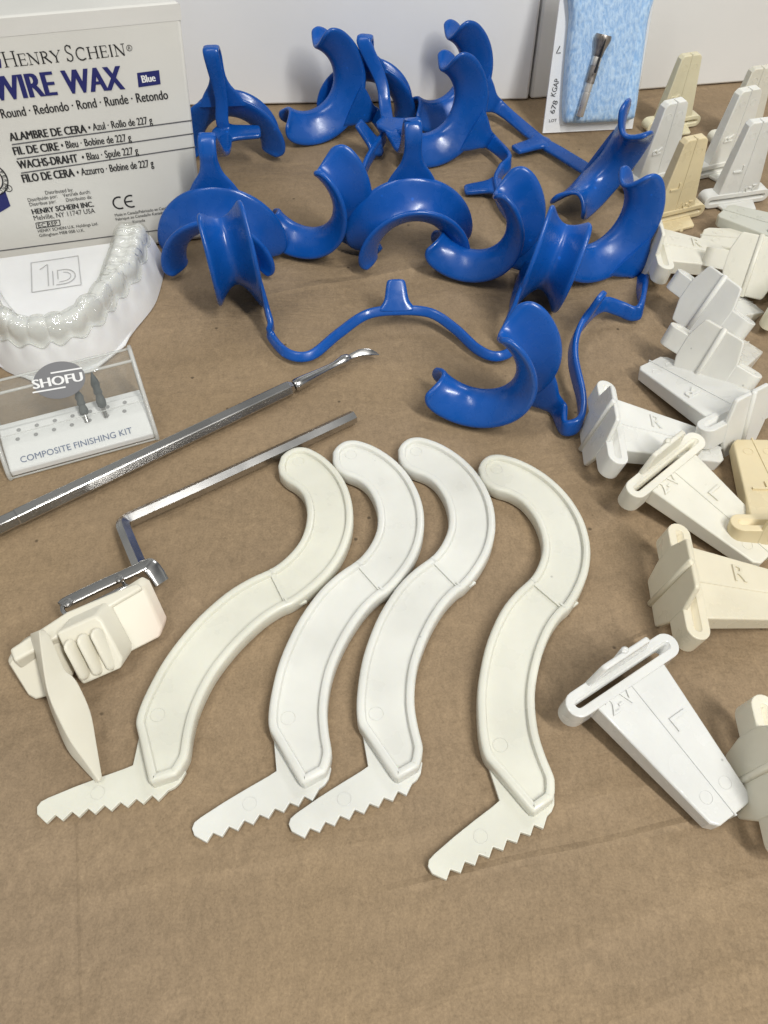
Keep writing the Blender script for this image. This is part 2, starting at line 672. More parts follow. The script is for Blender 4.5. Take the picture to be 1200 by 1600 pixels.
# ------------------------------------------------------------------ writing
def text2d(body, offset=0.0):
    """flat text outline: 2D verts, faces, normalised so cap height is 1 and the line starts at x = 0"""
    cu = D.curves.new('t', 'FONT')
    cu.body = body
    cu.size = 1
    cu.offset = offset
    cu.resolution_u = 3
    o = D.objects.new('t', cu)
    COL.objects.link(o)
    dg = bpy.context.evaluated_depsgraph_get()
    me = D.meshes.new_from_object(o.evaluated_get(dg))
    v = np.array([p.co[:2] for p in me.vertices])
    f = [tuple(p.vertices) for p in me.polygons]
    D.objects.remove(o)
    D.curves.remove(cu)
    D.meshes.remove(me)
    v[:, 0] -= v[:, 0].min()
    v /= 0.70
    return v, f


def write(mb, body, p, right, up, width, cap, offset=0.0, raise_=None):
    """put text so that its line runs from p along right over `width`, cap height `cap`; right/up unit vectors"""
    v, f = text2d(body, 0.0)
    sx = width / v[:, 0].max()
    P = [p + right * (a * sx) + up * (b * cap) for a, b in v]
    if raise_ is None:
        mb.add(P, f)
    else:
        n = len(P)
        edges = {}
        for q in f:
            for i in range(len(q)):
                e = (q[i], q[(i + 1) % len(q)])
                if (e[1], e[0]) in edges:
                    del edges[(e[1], e[0])]
                else:
                    edges[e] = 1
        mb.add(P + [q + raise_ for q in P], [tuple(i + n for i in q) for q in f] + [(a, b, b + n, a + n) for a, b in edges])


def stroke(mb, pts, w):
    """flat polyline of constant width on the plane given as 3D points; pts are (P, side-normal plane n)"""
    pts, n = pts
    P = [np.asarray(p, float) for p in pts]
    L_, R_ = [], []
    for i, p in enumerate(P):
        t = P[min(i + 1, len(P) - 1)] - P[max(i - 1, 0)]
        s = nrm(np.cross(n, t)) * w / 2
        L_.append(p + s)
        R_.append(p - s)
    mb.grid([L_, R_])


# ================================================================== SETTING
def build_ground():
    mb = MB()
    # gently uneven cardboard sheet, a fold line down its left side
    xs = np.concatenate([np.linspace(-70, -30, 21)[:-1], np.linspace(-30, 40, 281), np.linspace(40, 80, 21)[1:]])
    ys = np.concatenate([np.linspace(-25, 4, 30)[:-1], np.linspace(4, 60, 225), np.linspace(60, 95, 36)[1:]])
    cr0, cr1 = at(118, 1180), at(132, 1600)
    cdir = nrm((cr1 - cr0)[:2])
    rows = []
    for y in ys:
        r = []
        for x in xs:
            z = 0.035 * math.sin(x * 0.55 + 1.3 * math.sin(y * 0.21)) * math.sin(y * 0.8 + 0.3 * x) - 0.05
            q = np.array([x, y]) - cr0[:2]
            t = q @ cdir
            dd = abs(q[0] * cdir[1] - q[1] * cdir[0])
            if t > -1.5:
                z -= 0.05 * math.exp(-(dd / 0.14) ** 2) * min(1, (t + 1.5) / 3)
            r.append((x, y, z))
        rows.append(r)
    mb.grid(rows)
    o = put('ground', mb.mesh('ground', smooth=180), M_CARD)
    tag(o, kind='structure')


build_ground()


# white boxes standing behind
def white_box(name, label, pL, pR, H, depth, m, seam=None):
    A, B = at(*pL), at(*pR)
    ex = nrm(B - A)
    back = np.cross([0, 0, 1.0], ex)
    t = thing(name, label, 'box', (A + B) / 2)
    o0 = (A + B) / 2
    mb = MB()
    mb.prism([A, B, B + back * depth, A + back * depth], np.array([0, 0, H]))
    put('carton', mb.mesh('carton', o0), m, t, bevel=0.12)
    mb = MB()
    mb.prism([A + [0, 0, H + .02], B + [0, 0, H + .02], B + back * depth * .5 + [0, 0, H + .02], A + back * depth * .5 + [0, 0, H + .02]],
             np.array([0, 0, .06]))
    put('lid_flap', mb.mesh('lid_flap', o0), m, t)
    return t


white_box('white_carton', 'tall plain white carton standing behind the blue trays', (190, 168), (825, 156), 17, 8, M_BOXW)
white_box('white_carton', 'plain greyish white carton standing behind the clear sleeve and upright bite blocks', (829, 155), (1330, 115), 17, 8, M_BOXB)

# ================================================================== WAX BOX
def wax_box():
    A, B = at(-60, 424), at(322, 373)
    ex = nrm(B - A)
    hb = np.cross([0, 0, 1.0], ex)            # horizontal, away
    a = math.radians(5)
    up = np.array([0, 0, 1.0]) * math.cos(a) + hb * math.sin(a)
    n = np.cross(ex, up)                        # towards the viewer
    TR, TL = on(281, 3, A, n), on(-60, 31, A, n)
    B = on(321.5, 373, A, n)
    t = thing('wax_box', 'cream printed wax box with blue and black lettering at the left', 'box', (A + B) / 2)
    o0 = (A + B) / 2
    dep = 4.0
    mb = MB()
    sk = -n * dep - ex * 1.0
    mb.add([A, B, TR, TL, A + sk, B + sk, TR + sk, TL + sk],
           [(0, 1, 2, 3), (5, 4, 7, 6), (1, 5, 6, 2), (4, 0, 3, 7), (3, 2, 6, 7), (0, 4, 5, 1)])
    put('carton', mb.mesh('carton', o0), M_LABEL, t, bevel=0.15)

    def P(u, v, off=0.02):
        return on(u, v, B + n * off, n) if off == 0 else on(u, v, B + n * off, n)

    # tape across the top edge
    mb = MB()
    pts = [P(-60, 64, .012), P(284.2, 31.5, .012), P(281.3, 5.5, .012), P(-60, 34, .012)]
    mb.add(pts, [(0, 1, 2, 3)])
    put('tape', mb.mesh('tape', o0), M_TAPE, t)

    def line(mb, body, u0, v0, u1, v1, capv, offset=0.0, off=0.025):
        """baseline from pixel to pixel, cap height given by the pixel above the start"""
        p, q = P(u0, v0, off), P(u1, v1, off)
        r = q - p
        w = np.linalg.norm(r)
        r = nrm(r)
        u_ = np.cross(n, r)
        c = np.linalg.norm(P(u0, v0 - capv, off) - p)
        k_ = max(1, int(round(offset / .005)))            # bold by overprinting
        for i in range(k_):
            full = (.045 if offset < .013 else .10) * c
            sh = full * i / max(k_ - 1, 1) if k_ > 1 else 0
            write(mb, body, p + r * sh + n * (.0012 * i), r, u_, w - (full if k_ > 1 else 0), c)

    # brand line in serif capitals, drawn stroke by stroke
    mb = MB()
    p, q = P(8.5, 105.5), P(197, 86.5)
    r = nrm(q - p)
    u_ = np.cross(n, r)
    Wd = np.linalg.norm(q - p)
    cap = np.linalg.norm(P(8.5, 82) - p)
    TH, TN = 0.105, 0.042

    def gly(ch, x0, w, h):
        def pt(a, b):
            return p + r * (x0 + a * w) + u_ * (b * h)

        def st(pts, wd):
            stroke(mb, ([pt(*z) for z in pts], n), wd * cap)

        def arc(cx, cy, rx, ry, a0, a1, wd, N=14):
            st([(cx + rx * math.cos(math.radians(a0 + (a1 - a0) * i / N)), cy + ry * math.sin(math.radians(a0 + (a1 - a0) * i / N)))
                for i in range(N + 1)], wd)

        def ser(x, y, l=0.17):
            st([(x - l, y), (x + l, y)], TN * 1.1)

        if ch == 'H':
            for x in (.14, .86):
                st([(x, 0), (x, 1)], TH)
                ser(x, .02), ser(x, .98)
            st([(.14, .52), (.86, .52)], TN)
        elif ch == 'E':
            st([(.18, 0), (.18, 1)], TH)
            for y, x in ((.02, .95), (.5, .8), (.98, .9)):
                st([(.0 if y != .5 else .18, y), (x, y)], TN)
            for y, x, s in ((.02, .95, .2), (.98, .9, -.2)):
                st([(x, y), (x + .03, y + s)], TN)
            st([(.8, .4), (.8, .6)], TN)
        elif ch == 'N':
            st([(.14, 0), (.14, 1)], TN)
            st([(.86, 0), (.86, 1)], TN)
            st([(.1, .98), (.86, 0)], TH)
            ser(.14, .02), ser(.86, .98), ser(.06, .98, .1)
        elif ch == 'R':
            st([(.18, 0), (.18, 1)], TH)
            ser(.18, .02), st([(.0, .98), (.4, .98)], TN)
            arc(.36, .75, .34, .23, 90, -90, TH * .8)
            st([(.18, .52), (.38, .52)], TN)
            st([(.4, .52), (.98, 0)], TH)
        elif ch == 'Y':
            st([(.08, .98), (.5, .45)], TH)
            st([(.92, .98), (.5, .45)], TN)
            st([(.5, 0), (.5, .47)], TH)
            ser(.5, .02), ser(.1, .98, .14), ser(.9, .98, .12)
        elif ch == 'I':
            st([(.5, 0), (.5, 1)], TH)
            ser(.5, .02, .38), ser(.5, .98, .38)
        elif ch == 'C':
            arc(.55, .5, .46, .52, 48, 312, TH * .85, 24)
            st([(.87, .98), (.87, .72)], TN)
            st([(.87, .0), (.9, .12)], TN)
        elif ch == 'S':
            st([(.82, .82), (.7, .97), (.48, 1.02), (.26, .95), (.17, .76), (.27, .6), (.5, .5), (.74, .4), (.84, .23), (.74, .05),
                (.5, -.02), (.28, .03), (.14, .18)], TH * .8)
            st([(.82, 1.0), (.82, .78)], TN)
            st([(.14, .0), (.14, .22)], TN)

    #            char, width, height, gap after  (fractions of cap)
    seq = [('H', .86, 1.0, .12), ('E', .55, .78, .10), ('N', .72, .78, .10), ('R', .66, .78, .02), ('Y', .70, .78, .26),
           ('S', .58, 1.0, .12), ('C', .72, .78, .10), ('H', .72, .78, .12), ('E', .52, .78, .12), ('I', .22, .78, .12), ('N', .72, .78, .0)]
    tot = sum(a[1] + a[3] for a in seq)
    k = Wd / tot
    x = 0
    for ch, w, h, gp in seq:
        gly(ch, x, w * k, h * cap)
        x += (w + gp) * k
    c = P(202, 75)                                     # registered mark
    stroke(mb, ([c + (r * math.cos(a) + u_ * math.sin(a)) * cap * .19 for a in np.linspace(0, 6.2832, 25)], n), cap * .035)
    write(mb, 'R', c - r * cap * .08 - u_ * cap * .10, r, u_, cap * .17, cap * .21)
    put('brand_lettering', mb.mesh('brand_lettering', o0, 0), M_BLACK, t)

    mb = MB()
    line(mb, 'WIRE', -9, 158, 91, 148, 37, .022)
    line(mb, 'WAX', 103, 147, 196, 139, 37, .022)
    # navy corner of the emblem beside the brand line
    q4 = [P(-14, 108), P(2.5, 106), P(1, 92), P(-14, 94)]
    mb.add(q4, [(0, 1, 2, 3)])
    put('product_lettering', mb.mesh('product_lettering', o0, 0), M_NAVY, t)

    mb = MB()
    mb.add([P(216.5, 136.5, .02), P(251, 131.5, .02), P(248.5, 109.5, .02), P(214, 114, .02)], [(0, 1, 2, 3)])
    tg = put('colour_tag', mb.mesh('colour_tag', o0, 0), M_NAVY, t)
    mb = MB()
    line(mb, 'Blue', 222.5, 129.5, 244, 126.5, 11.5, .015, .03)
    put('tag_lettering', mb.mesh('tag_lettering', o0, 0), M_WHITEINK, tg)

    mb = MB()
    line(mb, 'Round \u00b7 Redondo \u00b7 Rond \u00b7 Runde \u00b7 Retondo', 3.5, 185, 263.5, 154.5, 14.5, .010)
    for b1, u0, v0, u1, v1, b2, u2, v2, u3, v3 in (
            ('ALAMBRE DE CERA', 16, 220.5, 136.5, 207, '\u2022 Azul \u00b7 Rollo de 227 g', 139.5, 205, 239, 192.7),
            ('FIL DE CIRE', 22.5, 242.5, 93.5, 234.5, '\u2022 Bleu \u00b7 Bobine de 227 g', 97, 232.8, 206, 219.8),
            ('WACHS-DRAHT', 29.5, 264, 123, 253, '\u2022 Blau \u00b7 Spule 227 g', 129.5, 251.3, 217, 240.2),
            ('FILO DE CERA', 36.5, 285.5, 117.5, 275.5, '\u2022 Azzurro \u00b7 Bobine de 227 g', 121.5, 275, 241, 260)):
        line(mb, b1, u0, v0, u1, v1, 12.5, .016)
        line(mb, b2, u2, v2, u3, v3, 11.5, .010)
    put('description_lettering', mb.mesh('description_lettering', o0, 0), M_BLACK, t)
    mb = MB()
    for (u0, v0, u1, v1) in ((18.5, 226, 300.5, 188), (26, 248.5, 303, 208.5), (33, 270.5, 306, 229.5), (-30, 396, 320, 350)):
        stroke(mb, ([P(u0, v0), P(u1, v1)], n), .045)
    put('rule_line', mb.mesh('rule_line', o0, 0), M_GREYINK, t)
    mb = MB()
    for body, u0, v0, u1, v1, cpx in (
            ('Distributed by:', 71.5, 304, 114.5, 299, 5.5), ('Distribuido por:', 44.5, 315.5, 90, 309, 5.5), ('Vertrieb durch:', 99, 308, 141.5, 302, 5.5),
            ('Distribue par:', 47, 322.5, 88, 317, 5.5), ('Distribuito da:', 104, 315.5, 144, 310, 5.5)):
        line(mb, body, u0, v0, u1, v1, cpx)
    line(mb, 'HENRY SCHEIN INC.', 51, 335, 147.5, 322.5, 8, .018)
    line(mb, 'Melville, NY 11747 USA', 54, 344.5, 149, 332.5, 7.5, .002)
    line(mb, 'EC', 60.5, 355.5, 72.5, 354, 6, .002)
    line(mb, 'REP', 75.5, 353.5, 90.5, 351.5, 6, .002)
    line(mb, 'HENRY SCHEIN U.K. Holdings Ltd.', 60, 363.5, 153.5, 351.5, 4.6)
    line(mb, 'Gillingham ME8 0SB U.K.', 62, 370.5, 132.5, 361.5, 4.6)
    line(mb, 'Made in Canada/Fabricado en Canada/', 180, 338.5, 267, 326, 4.5)
    line(mb, 'Fabrique au Canada/In Kanada her', 181.5, 345, 266, 332.5, 4.5)
    line(mb, 'Kanada', 208, 349, 227, 346, 4.5)
    for a, b_ in (((56, 348.5), (93, 343.5)), ((93, 343.5), (94.2, 352)), ((94.2, 352), (57.5, 357)), ((57.5, 357), (56, 348.5)), ((73.5, 346), (75, 355))):
        stroke(mb, ([P(*a), P(*b_)], n), .03)
    # CE mark
    for cx, cy in ((186.5, 317), (204.5, 314.5)):
        c = P(cx, cy)
        rr = np.linalg.norm(P(cx, cy - 9) - c)
        stroke(mb, ([c + (r * math.cos(a) + u_ * math.sin(a)) * rr for a in np.linspace(math.radians(65), math.radians(295), 20)], n), rr * .26)
    stroke(mb, ([c - r * rr * .95, c + r * rr * .25], n), rr * .24)
    put('small_print', mb.mesh('small_print', o0, 0), M_BLACK, t)
    # round seal, mostly outside the picture, and the navy ribbon corner under it
    mb = MB()
    c = P(-16, 281)
    rr = np.linalg.norm(P(11, 278) - c)
    for q_ in (1.0, .72):
        stroke(mb, ([c + (r * math.cos(a) + u_ * math.sin(a)) * rr * q_ for a in np.linspace(0, 6.2832, 60)], n), .055)
    for i, ch in enumerate('REFERENCE'):
        a = math.radians(62 - i * 17)
        e1 = r * math.cos(a) + u_ * math.sin(a)
        e2 = np.cross(n, e1)
        write(mb, ch, c + e1 * rr * .78 - e2 * -.0, -e2, e1, rr * .16, rr * .17)
    stroke(mb, ([P(13.5, 294.5) + (r * math.cos(a) + u_ * math.sin(a)) * .13 for a in np.linspace(0, 6.2832, 20)], n), .03)
    write(mb, 'R', P(11.8, 296.6), r, u_, .1, .14)
    put('seal', mb.mesh('seal', o0, 0), M_BLACK, t)
    mb = MB()
    mb.add([P(-30, 322), P(8, 298), P(16.5, 322), P(-30, 350)], [(0, 1, 2, 3)])
    put('ribbon_emblem', mb.mesh('ribbon_emblem', o0, 0), M_NAVY, t)


wax_box()

# ================================================================== SLEEVE WITH FOAM AND BUR
def sleeve():
    A, B = at(847, 211), at(986, 203)
    ex = nrm(B - A)
    hb = np.cross([0, 0, 1.0], ex)
    a = math.radians(16)
    up = np.array([0, 0, 1.0]) * math.cos(a) + hb * math.sin(a)
    n = np.cross(ex, up)
    o0 = (A + B) / 2

    def P(u, v, off=0.0):
        return on(u, v, A + n * off, n)

    t = thing('plastic_sleeve', 'clear plastic sleeve with white edge leaning upright against white carton', 'sleeve', o0)
    mb = MB()
    mb.prism([P(848, 208), P(988, 201), P(1034, -70), P(884, -70)], -n * .12)
    put('backing_card', mb.mesh('backing_card', o0), M_BOXW, t)
    # front film, slightly bowed
    rows = []
    for i in range(9):
        f = i / 8
        L_, R_ = P(849 + 35 * f ** 1.0, 206 - 276 * f, .02), P(990 + 44 * f, 200 - 270 * f, .02)
        r = []
        for j in range(13):
            g = j / 12
            bow = 1.0 * (max(0.0, math.sin(math.pi * g)) ** 0.45) * (min(1, f * 7) ** .7)
            r.append(L_ + (R_ - L_) * g + n * (bow + .03))
        rows.append(r)
    mb = MB()
    mb.grid(rows)
    put('clear_film', mb.mesh('clear_film', o0, 180), M_FILM, t, subsurf=1)
    mb = MB()
    w2 = P(858, 190, .0)
    # marks printed up the left edge
    for body, (u, v), (u2, v2), capw in (('678', (866, 178), (872, 158), 1), ('KGAP', (867.5, 151), (874.5, 124), 1)):
        p, q = P(u, v, .03), P(u2, v2, .03)
        r = nrm(q - p)
        write(mb, body, p, r, np.cross(n, r), np.linalg.norm(q - p), .26, .004)
    p, q = P(858, 191, .03), P(870, 190, .03)
    write(mb, 'LOT', p, nrm(q - p), np.cross(n, nrm(q - p)), np.linalg.norm(q - p), .14)
    stroke(mb, ([P(875, 72, .03), P(869.5, 83, .03), P(876, 82.5, .03)], n), .05)
    put('printed_text', mb.mesh('printed_text', o0, 0), M_BLACK, t)
    # foam pad
    poly = [(895, -60), (1019, -60), (1007, 30), (995, 120), (988, 172), (979, 185), (930, 189), (889, 190), (878, 183), (880, 120), (888, 30)]
    pts = spline([P(*q) for q in poly], 5, True)
    cen = sum(pts) / len(pts)
    rows = []
    for sc_, d in ((1, .03), (1.0, .45), (.97, .62), (.90, .74), (.7, .80), (.3, .83)):
        rows.append([cen + (q - cen) * sc_ + n * d for q in pts])
    mb = MB()
    mb.tube(rows)
    o = put('foam_pad', mb.mesh('foam_pad', cen, 60), M_FOAM, None, cen)
    tag(o, 'pale blue fibrous foam pad inside the clear sleeve', 'foam')
    # bur on the foam
    p0, p1 = P(905.5, 182, 1.0), P(944, 54, 1.0)
    tt = thing('collet_pin', 'small steel split collet with flared brown tip lying on blue foam', 'collet', p0)
    mb = MB()
    lathe(mb, p0, p1, [(0, .16), (.01, .19), (.30, .2), (.302, .17), (.315, .17), (.317, .2), (.42, .2)])
    put('shank', mb.mesh('shank', p0), M_PIN, tt)
    mb = MB()
    lathe(mb, p0, p1, [(.42, .225), (.63, .225), (.635, .20), (.735, .20), (.74, .235), (.82, .27), (.93, .40), (.97, .41), (1.0, .38)])
    put('split_tip', mb.mesh('split_tip', p0), M_STEELD, tt)
    ax = nrm(p1 - p0)
    mb = MB()
    sd = nrm(np.cross(ax, n))
    mid = (p0 + (p1 - p0) * .78) + n * .22
    mb.box(mid + n * .03 - ax * .1, ax * .75, sd * .022, n * .2)
    put('slit', mb.mesh('slit', p0), M_BLACK, tt)
    mb = MB()
    lathe(mb, p0 + (p1 - p0) * .632, p0 + (p1 - p0) * .738, [(0, .222), (.05, .228), (.95, .228), (1, .222)])
    put('polished_band', mb.mesh('polished_band', p0), M_PIN, tt)


sleeve()

# ================================================================== DENTAL MODEL + ALIGNER
def dental_model():
    cx_px = 72
    zt = 1.9
    half = [(73, 506), (105, 499), (136, 480), (160, 452), (178, 424), (190, 397), (198, 372), (203, 350)]
    R = [at(u, v, zt) for u, v in half]
    x0 = R[0][0]
    # arch axis: mirror the visible right half about the front point, along a slightly turned axis
    ax = nrm(at(73, 385, zt) - at(73, 506, zt))
    sx = np.array([ax[1], -ax[0], 0])
    o0 = np.array([R[0][0], R[0][1] + 2.0, 0])

    def mir(p):
        q = p - R[0]
        return R[0] + ax * (q @ ax) - sx * (q @ sx)

    ctrl = [mir(p) for p in reversed(R[1:])] + R
    path = spline([c[:2] for c in ctrl], 26)
    P2 = np.array(path)
    seg = np.linalg.norm(np.diff(P2, axis=0), axis=1)
    s = np.concatenate([[0], np.cumsum(seg)])
    tot = s[-1]
    # tooth boundaries from the middle outwards
    wid = [0.46, 0.50, 0.60, 0.62, 0.64, 0.95, 0.92, 0.7]
    k = (tot / 2) / sum(wid)
    bnd = np.concatenate([[0], np.cumsum(wid)]) * k

    def tooth(si):
        d = abs(si - tot / 2)
        i = min(int(np.searchsorted(bnd, d, side='right') - 1), 7)
        f = (d - bnd[i]) / (bnd[i + 1] - bnd[i])
        return i, min(max(f, 0), 1), d

    def rows_for(offset, lo, seed):
        rows = []
        for i in range(0, len(P2), 1):
            p = P2[i]
            t = P2[min(i + 1, len(P2) - 1)] - P2[max(i - 1, 0)]
            t = t / np.linalg.norm(t)
            nn = np.array([t[1], -t[0]])                # buccal side
            if nn @ (p - (o0[:2] + ax[:2] * 1.0)) < 0:
                nn = -nn
            ti, f, d = tooth(s[i])
            bul = max(0.0, math.sin(math.pi * f)) ** 0.55
            mol = min(1, max(0, (d / (tot / 2) - .36) / .30))
            mol = mol * mol * (3 - 2 * mol)
            hw = 0.30 + 0.30 * mol
            hb = hw
            hw = hw * (0.87 + 0.13 * bul)
            top = 2.15 - 0.12 * mol - (1 - bul) * 0.07 + 0.03 * math.sin(d * 5)
            if ti == 2:
                top += .08 * bul
            groove = mol * (0.13 + 0.09 * math.cos(4 * math.pi * f))
            gum = 1.42 + 0.10 * math.cos(2 * math.pi * f) * (1 if ti < 7 else .3)
            fl = 0.06 * bul
            prof = [(-0.95, 0.90), (-0.80, 1.12), (-hw - .16, gum - .1), (-hw - .02, gum + .02), (-hw * 1.02 - fl, gum + .25), (-hw * .88, top - .14),
                    (-hw * .60, top), (-hw * .28, top - groove * .6), (0, top - groove), (hw * .28, top - groove * .6), (hw * .60, top),
                    (hw * .90, top - .14), (hw * 1.04 + fl, gum + .28), (hw + .03, gum + .02), (hb + .14, gum - .12), (hb + .26, gum - .45),
                    (hb + .33, .72), (hb + .43, .45), (hb + .52, .0)]
            if offset:
                prof = prof[3:14]
                m = len(prof)
                pp = []
                for j, (a, b) in enumerate(prof):
                    a0, b0 = prof[max(j - 1, 0)]
                    a1, b1 = prof[min(j + 1, m - 1)]
                    tx, ty = a1 - a0, b1 - b0
                    l = math.hypot(tx, ty)
                    pp.append((a - ty / l * offset, b + tx / l * offset))
                prof = [(pp[0][0] - .03, pp[0][1] - .10)] + pp + [(pp[-1][0] + .03, pp[-1][1] - .12)]
                # the clear shell rounds over the ridges
                prof = [(a, b + (0.05 if 4 < j < 9 else 0) * mol) for j, (a, b) in enumerate(prof)]
            rows.append([np.array([p[0] + nn[0] * a, p[1] + nn[1] * a, b]) for a, b in prof])
        return rows

    t = thing('dental_model', 'white plaster model of a lower dental arch with stamped square on its base', 'dental model', o0)
    mb = MB()
    rows = rows_for(0, 0, 1)
    mb.grid(rows)
    # close the two heels
    for r in (rows[0], rows[-1]):
        n0 = len(mb.v)
        mb.add(r, [tuple(range(len(r)))])
    put('tooth_arch', mb.mesh('tooth_arch', o0, 75), M_PLASTER, t, subsurf=1)
    # base block
    inner = [r[1] for r in rows]
    base = [np.array([q[0], q[1], 0]) for q in (at(249, 452), at(206, 545), at(150, 590), at(90, 604), at(30, 600))]
    cl = [mir(b) for b in reversed(base[:4])]
    bk = [at(238, 415), mir(at(238, 415))]
    poly = [bk[0]] + base[:3] + [at(72, 606)] + cl[1:] + [bk[1]]
    for p in poly:
        p[:2] = o0[:2] + (p[:2] - o0[:2]) * .90
        p[2] = 0
    mb = MB()
    mb.prism(poly, np.array([0, 0, .14]))
    put('base', mb.mesh('base', o0), M_PLASTER, t, bevel=.12)
    # floor between the arches, tilted a little towards the front
    fl = [np.array([q[0], q[1], 1.18]) for q in inner[6:-6]]
    mb = MB()
    back = [at(236, 372, 1.18), at(-60, 393, 1.18)]
    arch = fl
    mid = sum(arch) / len(arch)
    a_, b_ = arch[0], arch[-1]
    mb.prism(arch, np.array([0, 0, -1.15]))
    fo = put('floor_plate', mb.mesh('floor_plate', o0, 20), M_PLASTER, t, bevel=.05)
    # stamped square with a letter-like monogram
    zz = 1.20

    def Q(a, b):                          # a: left-right, b: up, both 0..1 on the stamp
        tl, tr, bl, br = at(48.5, 411, zz), at(122, 400, zz), at(50, 457, zz), at(127, 445, zz)
        return (bl * (1 - a) + br * a) * (1 - b) + (tl * (1 - a) + tr * a) * b

    mb = MB()
    zn = np.array([0, 0, 1.0])

    def st(pts, w):
        P = [Q(*p) for p in pts]
        Lr, Rr = [], []
        for i, p in enumerate(P):
            tt = P[min(i + 1, len(P) - 1)] - P[max(i - 1, 0)]
            sd = nrm(np.cross(zn, tt)) * w / 2
            Lr.append(p + sd)
            Rr.append(p - sd)
        top = [q + [0, 0, .02] for q in Lr]
        top2 = [q + [0, 0, .02] for q in Rr]
        mb.grid([Lr, top, top2, Rr])

    st([(0, 0), (0, 1), (1, 1), (1, 0), (0, 0)], .035)
    st([(.18, .72), (.34, .86), (.34, .12)], .035)
    st([(.44, .60), (.44, .12)], .03)
    arc = [(.5, .12)] + [(.66 + .24 * math.cos(a), .36 + .24 * math.sin(a)) for a in np.linspace(-1.5, 1.57, 12)] + [(.54, .6), (.54, .3)]
    st(arc, .032)
    arc = [(.56, .2)] + [(.66 + .15 * math.cos(a), .36 + .15 * math.sin(a)) for a in np.linspace(-1.5, 1.57, 10)]
    st(arc, .022)
    put('stamp', mb.mesh('stamp', o0, 0), M_STAMP, t)

    mb = MB()
    mb.grid(rows_for(0.11, 0, 2)[2:-2])
    o = put('clear_aligner', mb.mesh('clear_aligner', o0, 180), M_ALIGN, None, o0, subsurf=1)
    rr2 = rows_for(0.11, 0, 2)[2:-2]
    mb = MB()
    for j in (0, -1):
        rings = []
        line_ = [r[j] for r in rr2]
        for i, p in enumerate(line_):
            tn = nrm(line_[min(i + 1, len(line_) - 1)] - line_[max(i - 1, 0)])
            a_ = nrm(np.cross(tn, [0, 0, 1.0]))
            b_ = np.cross(a_, tn)
            rings.append([p + (a_ * math.cos(2 * math.pi * k / 8) + b_ * math.sin(2 * math.pi * k / 8)) * .028 for k in range(8)])
        mb.tube(rings)
    put('trimmed_edge', mb.mesh('trimmed_edge', o0, 60), M_EDGE, o, (0, 0, 0))
    tag(o, 'clear glossy plastic aligner fitted over the teeth of the white plaster model', 'dental aligner')


dental_model()

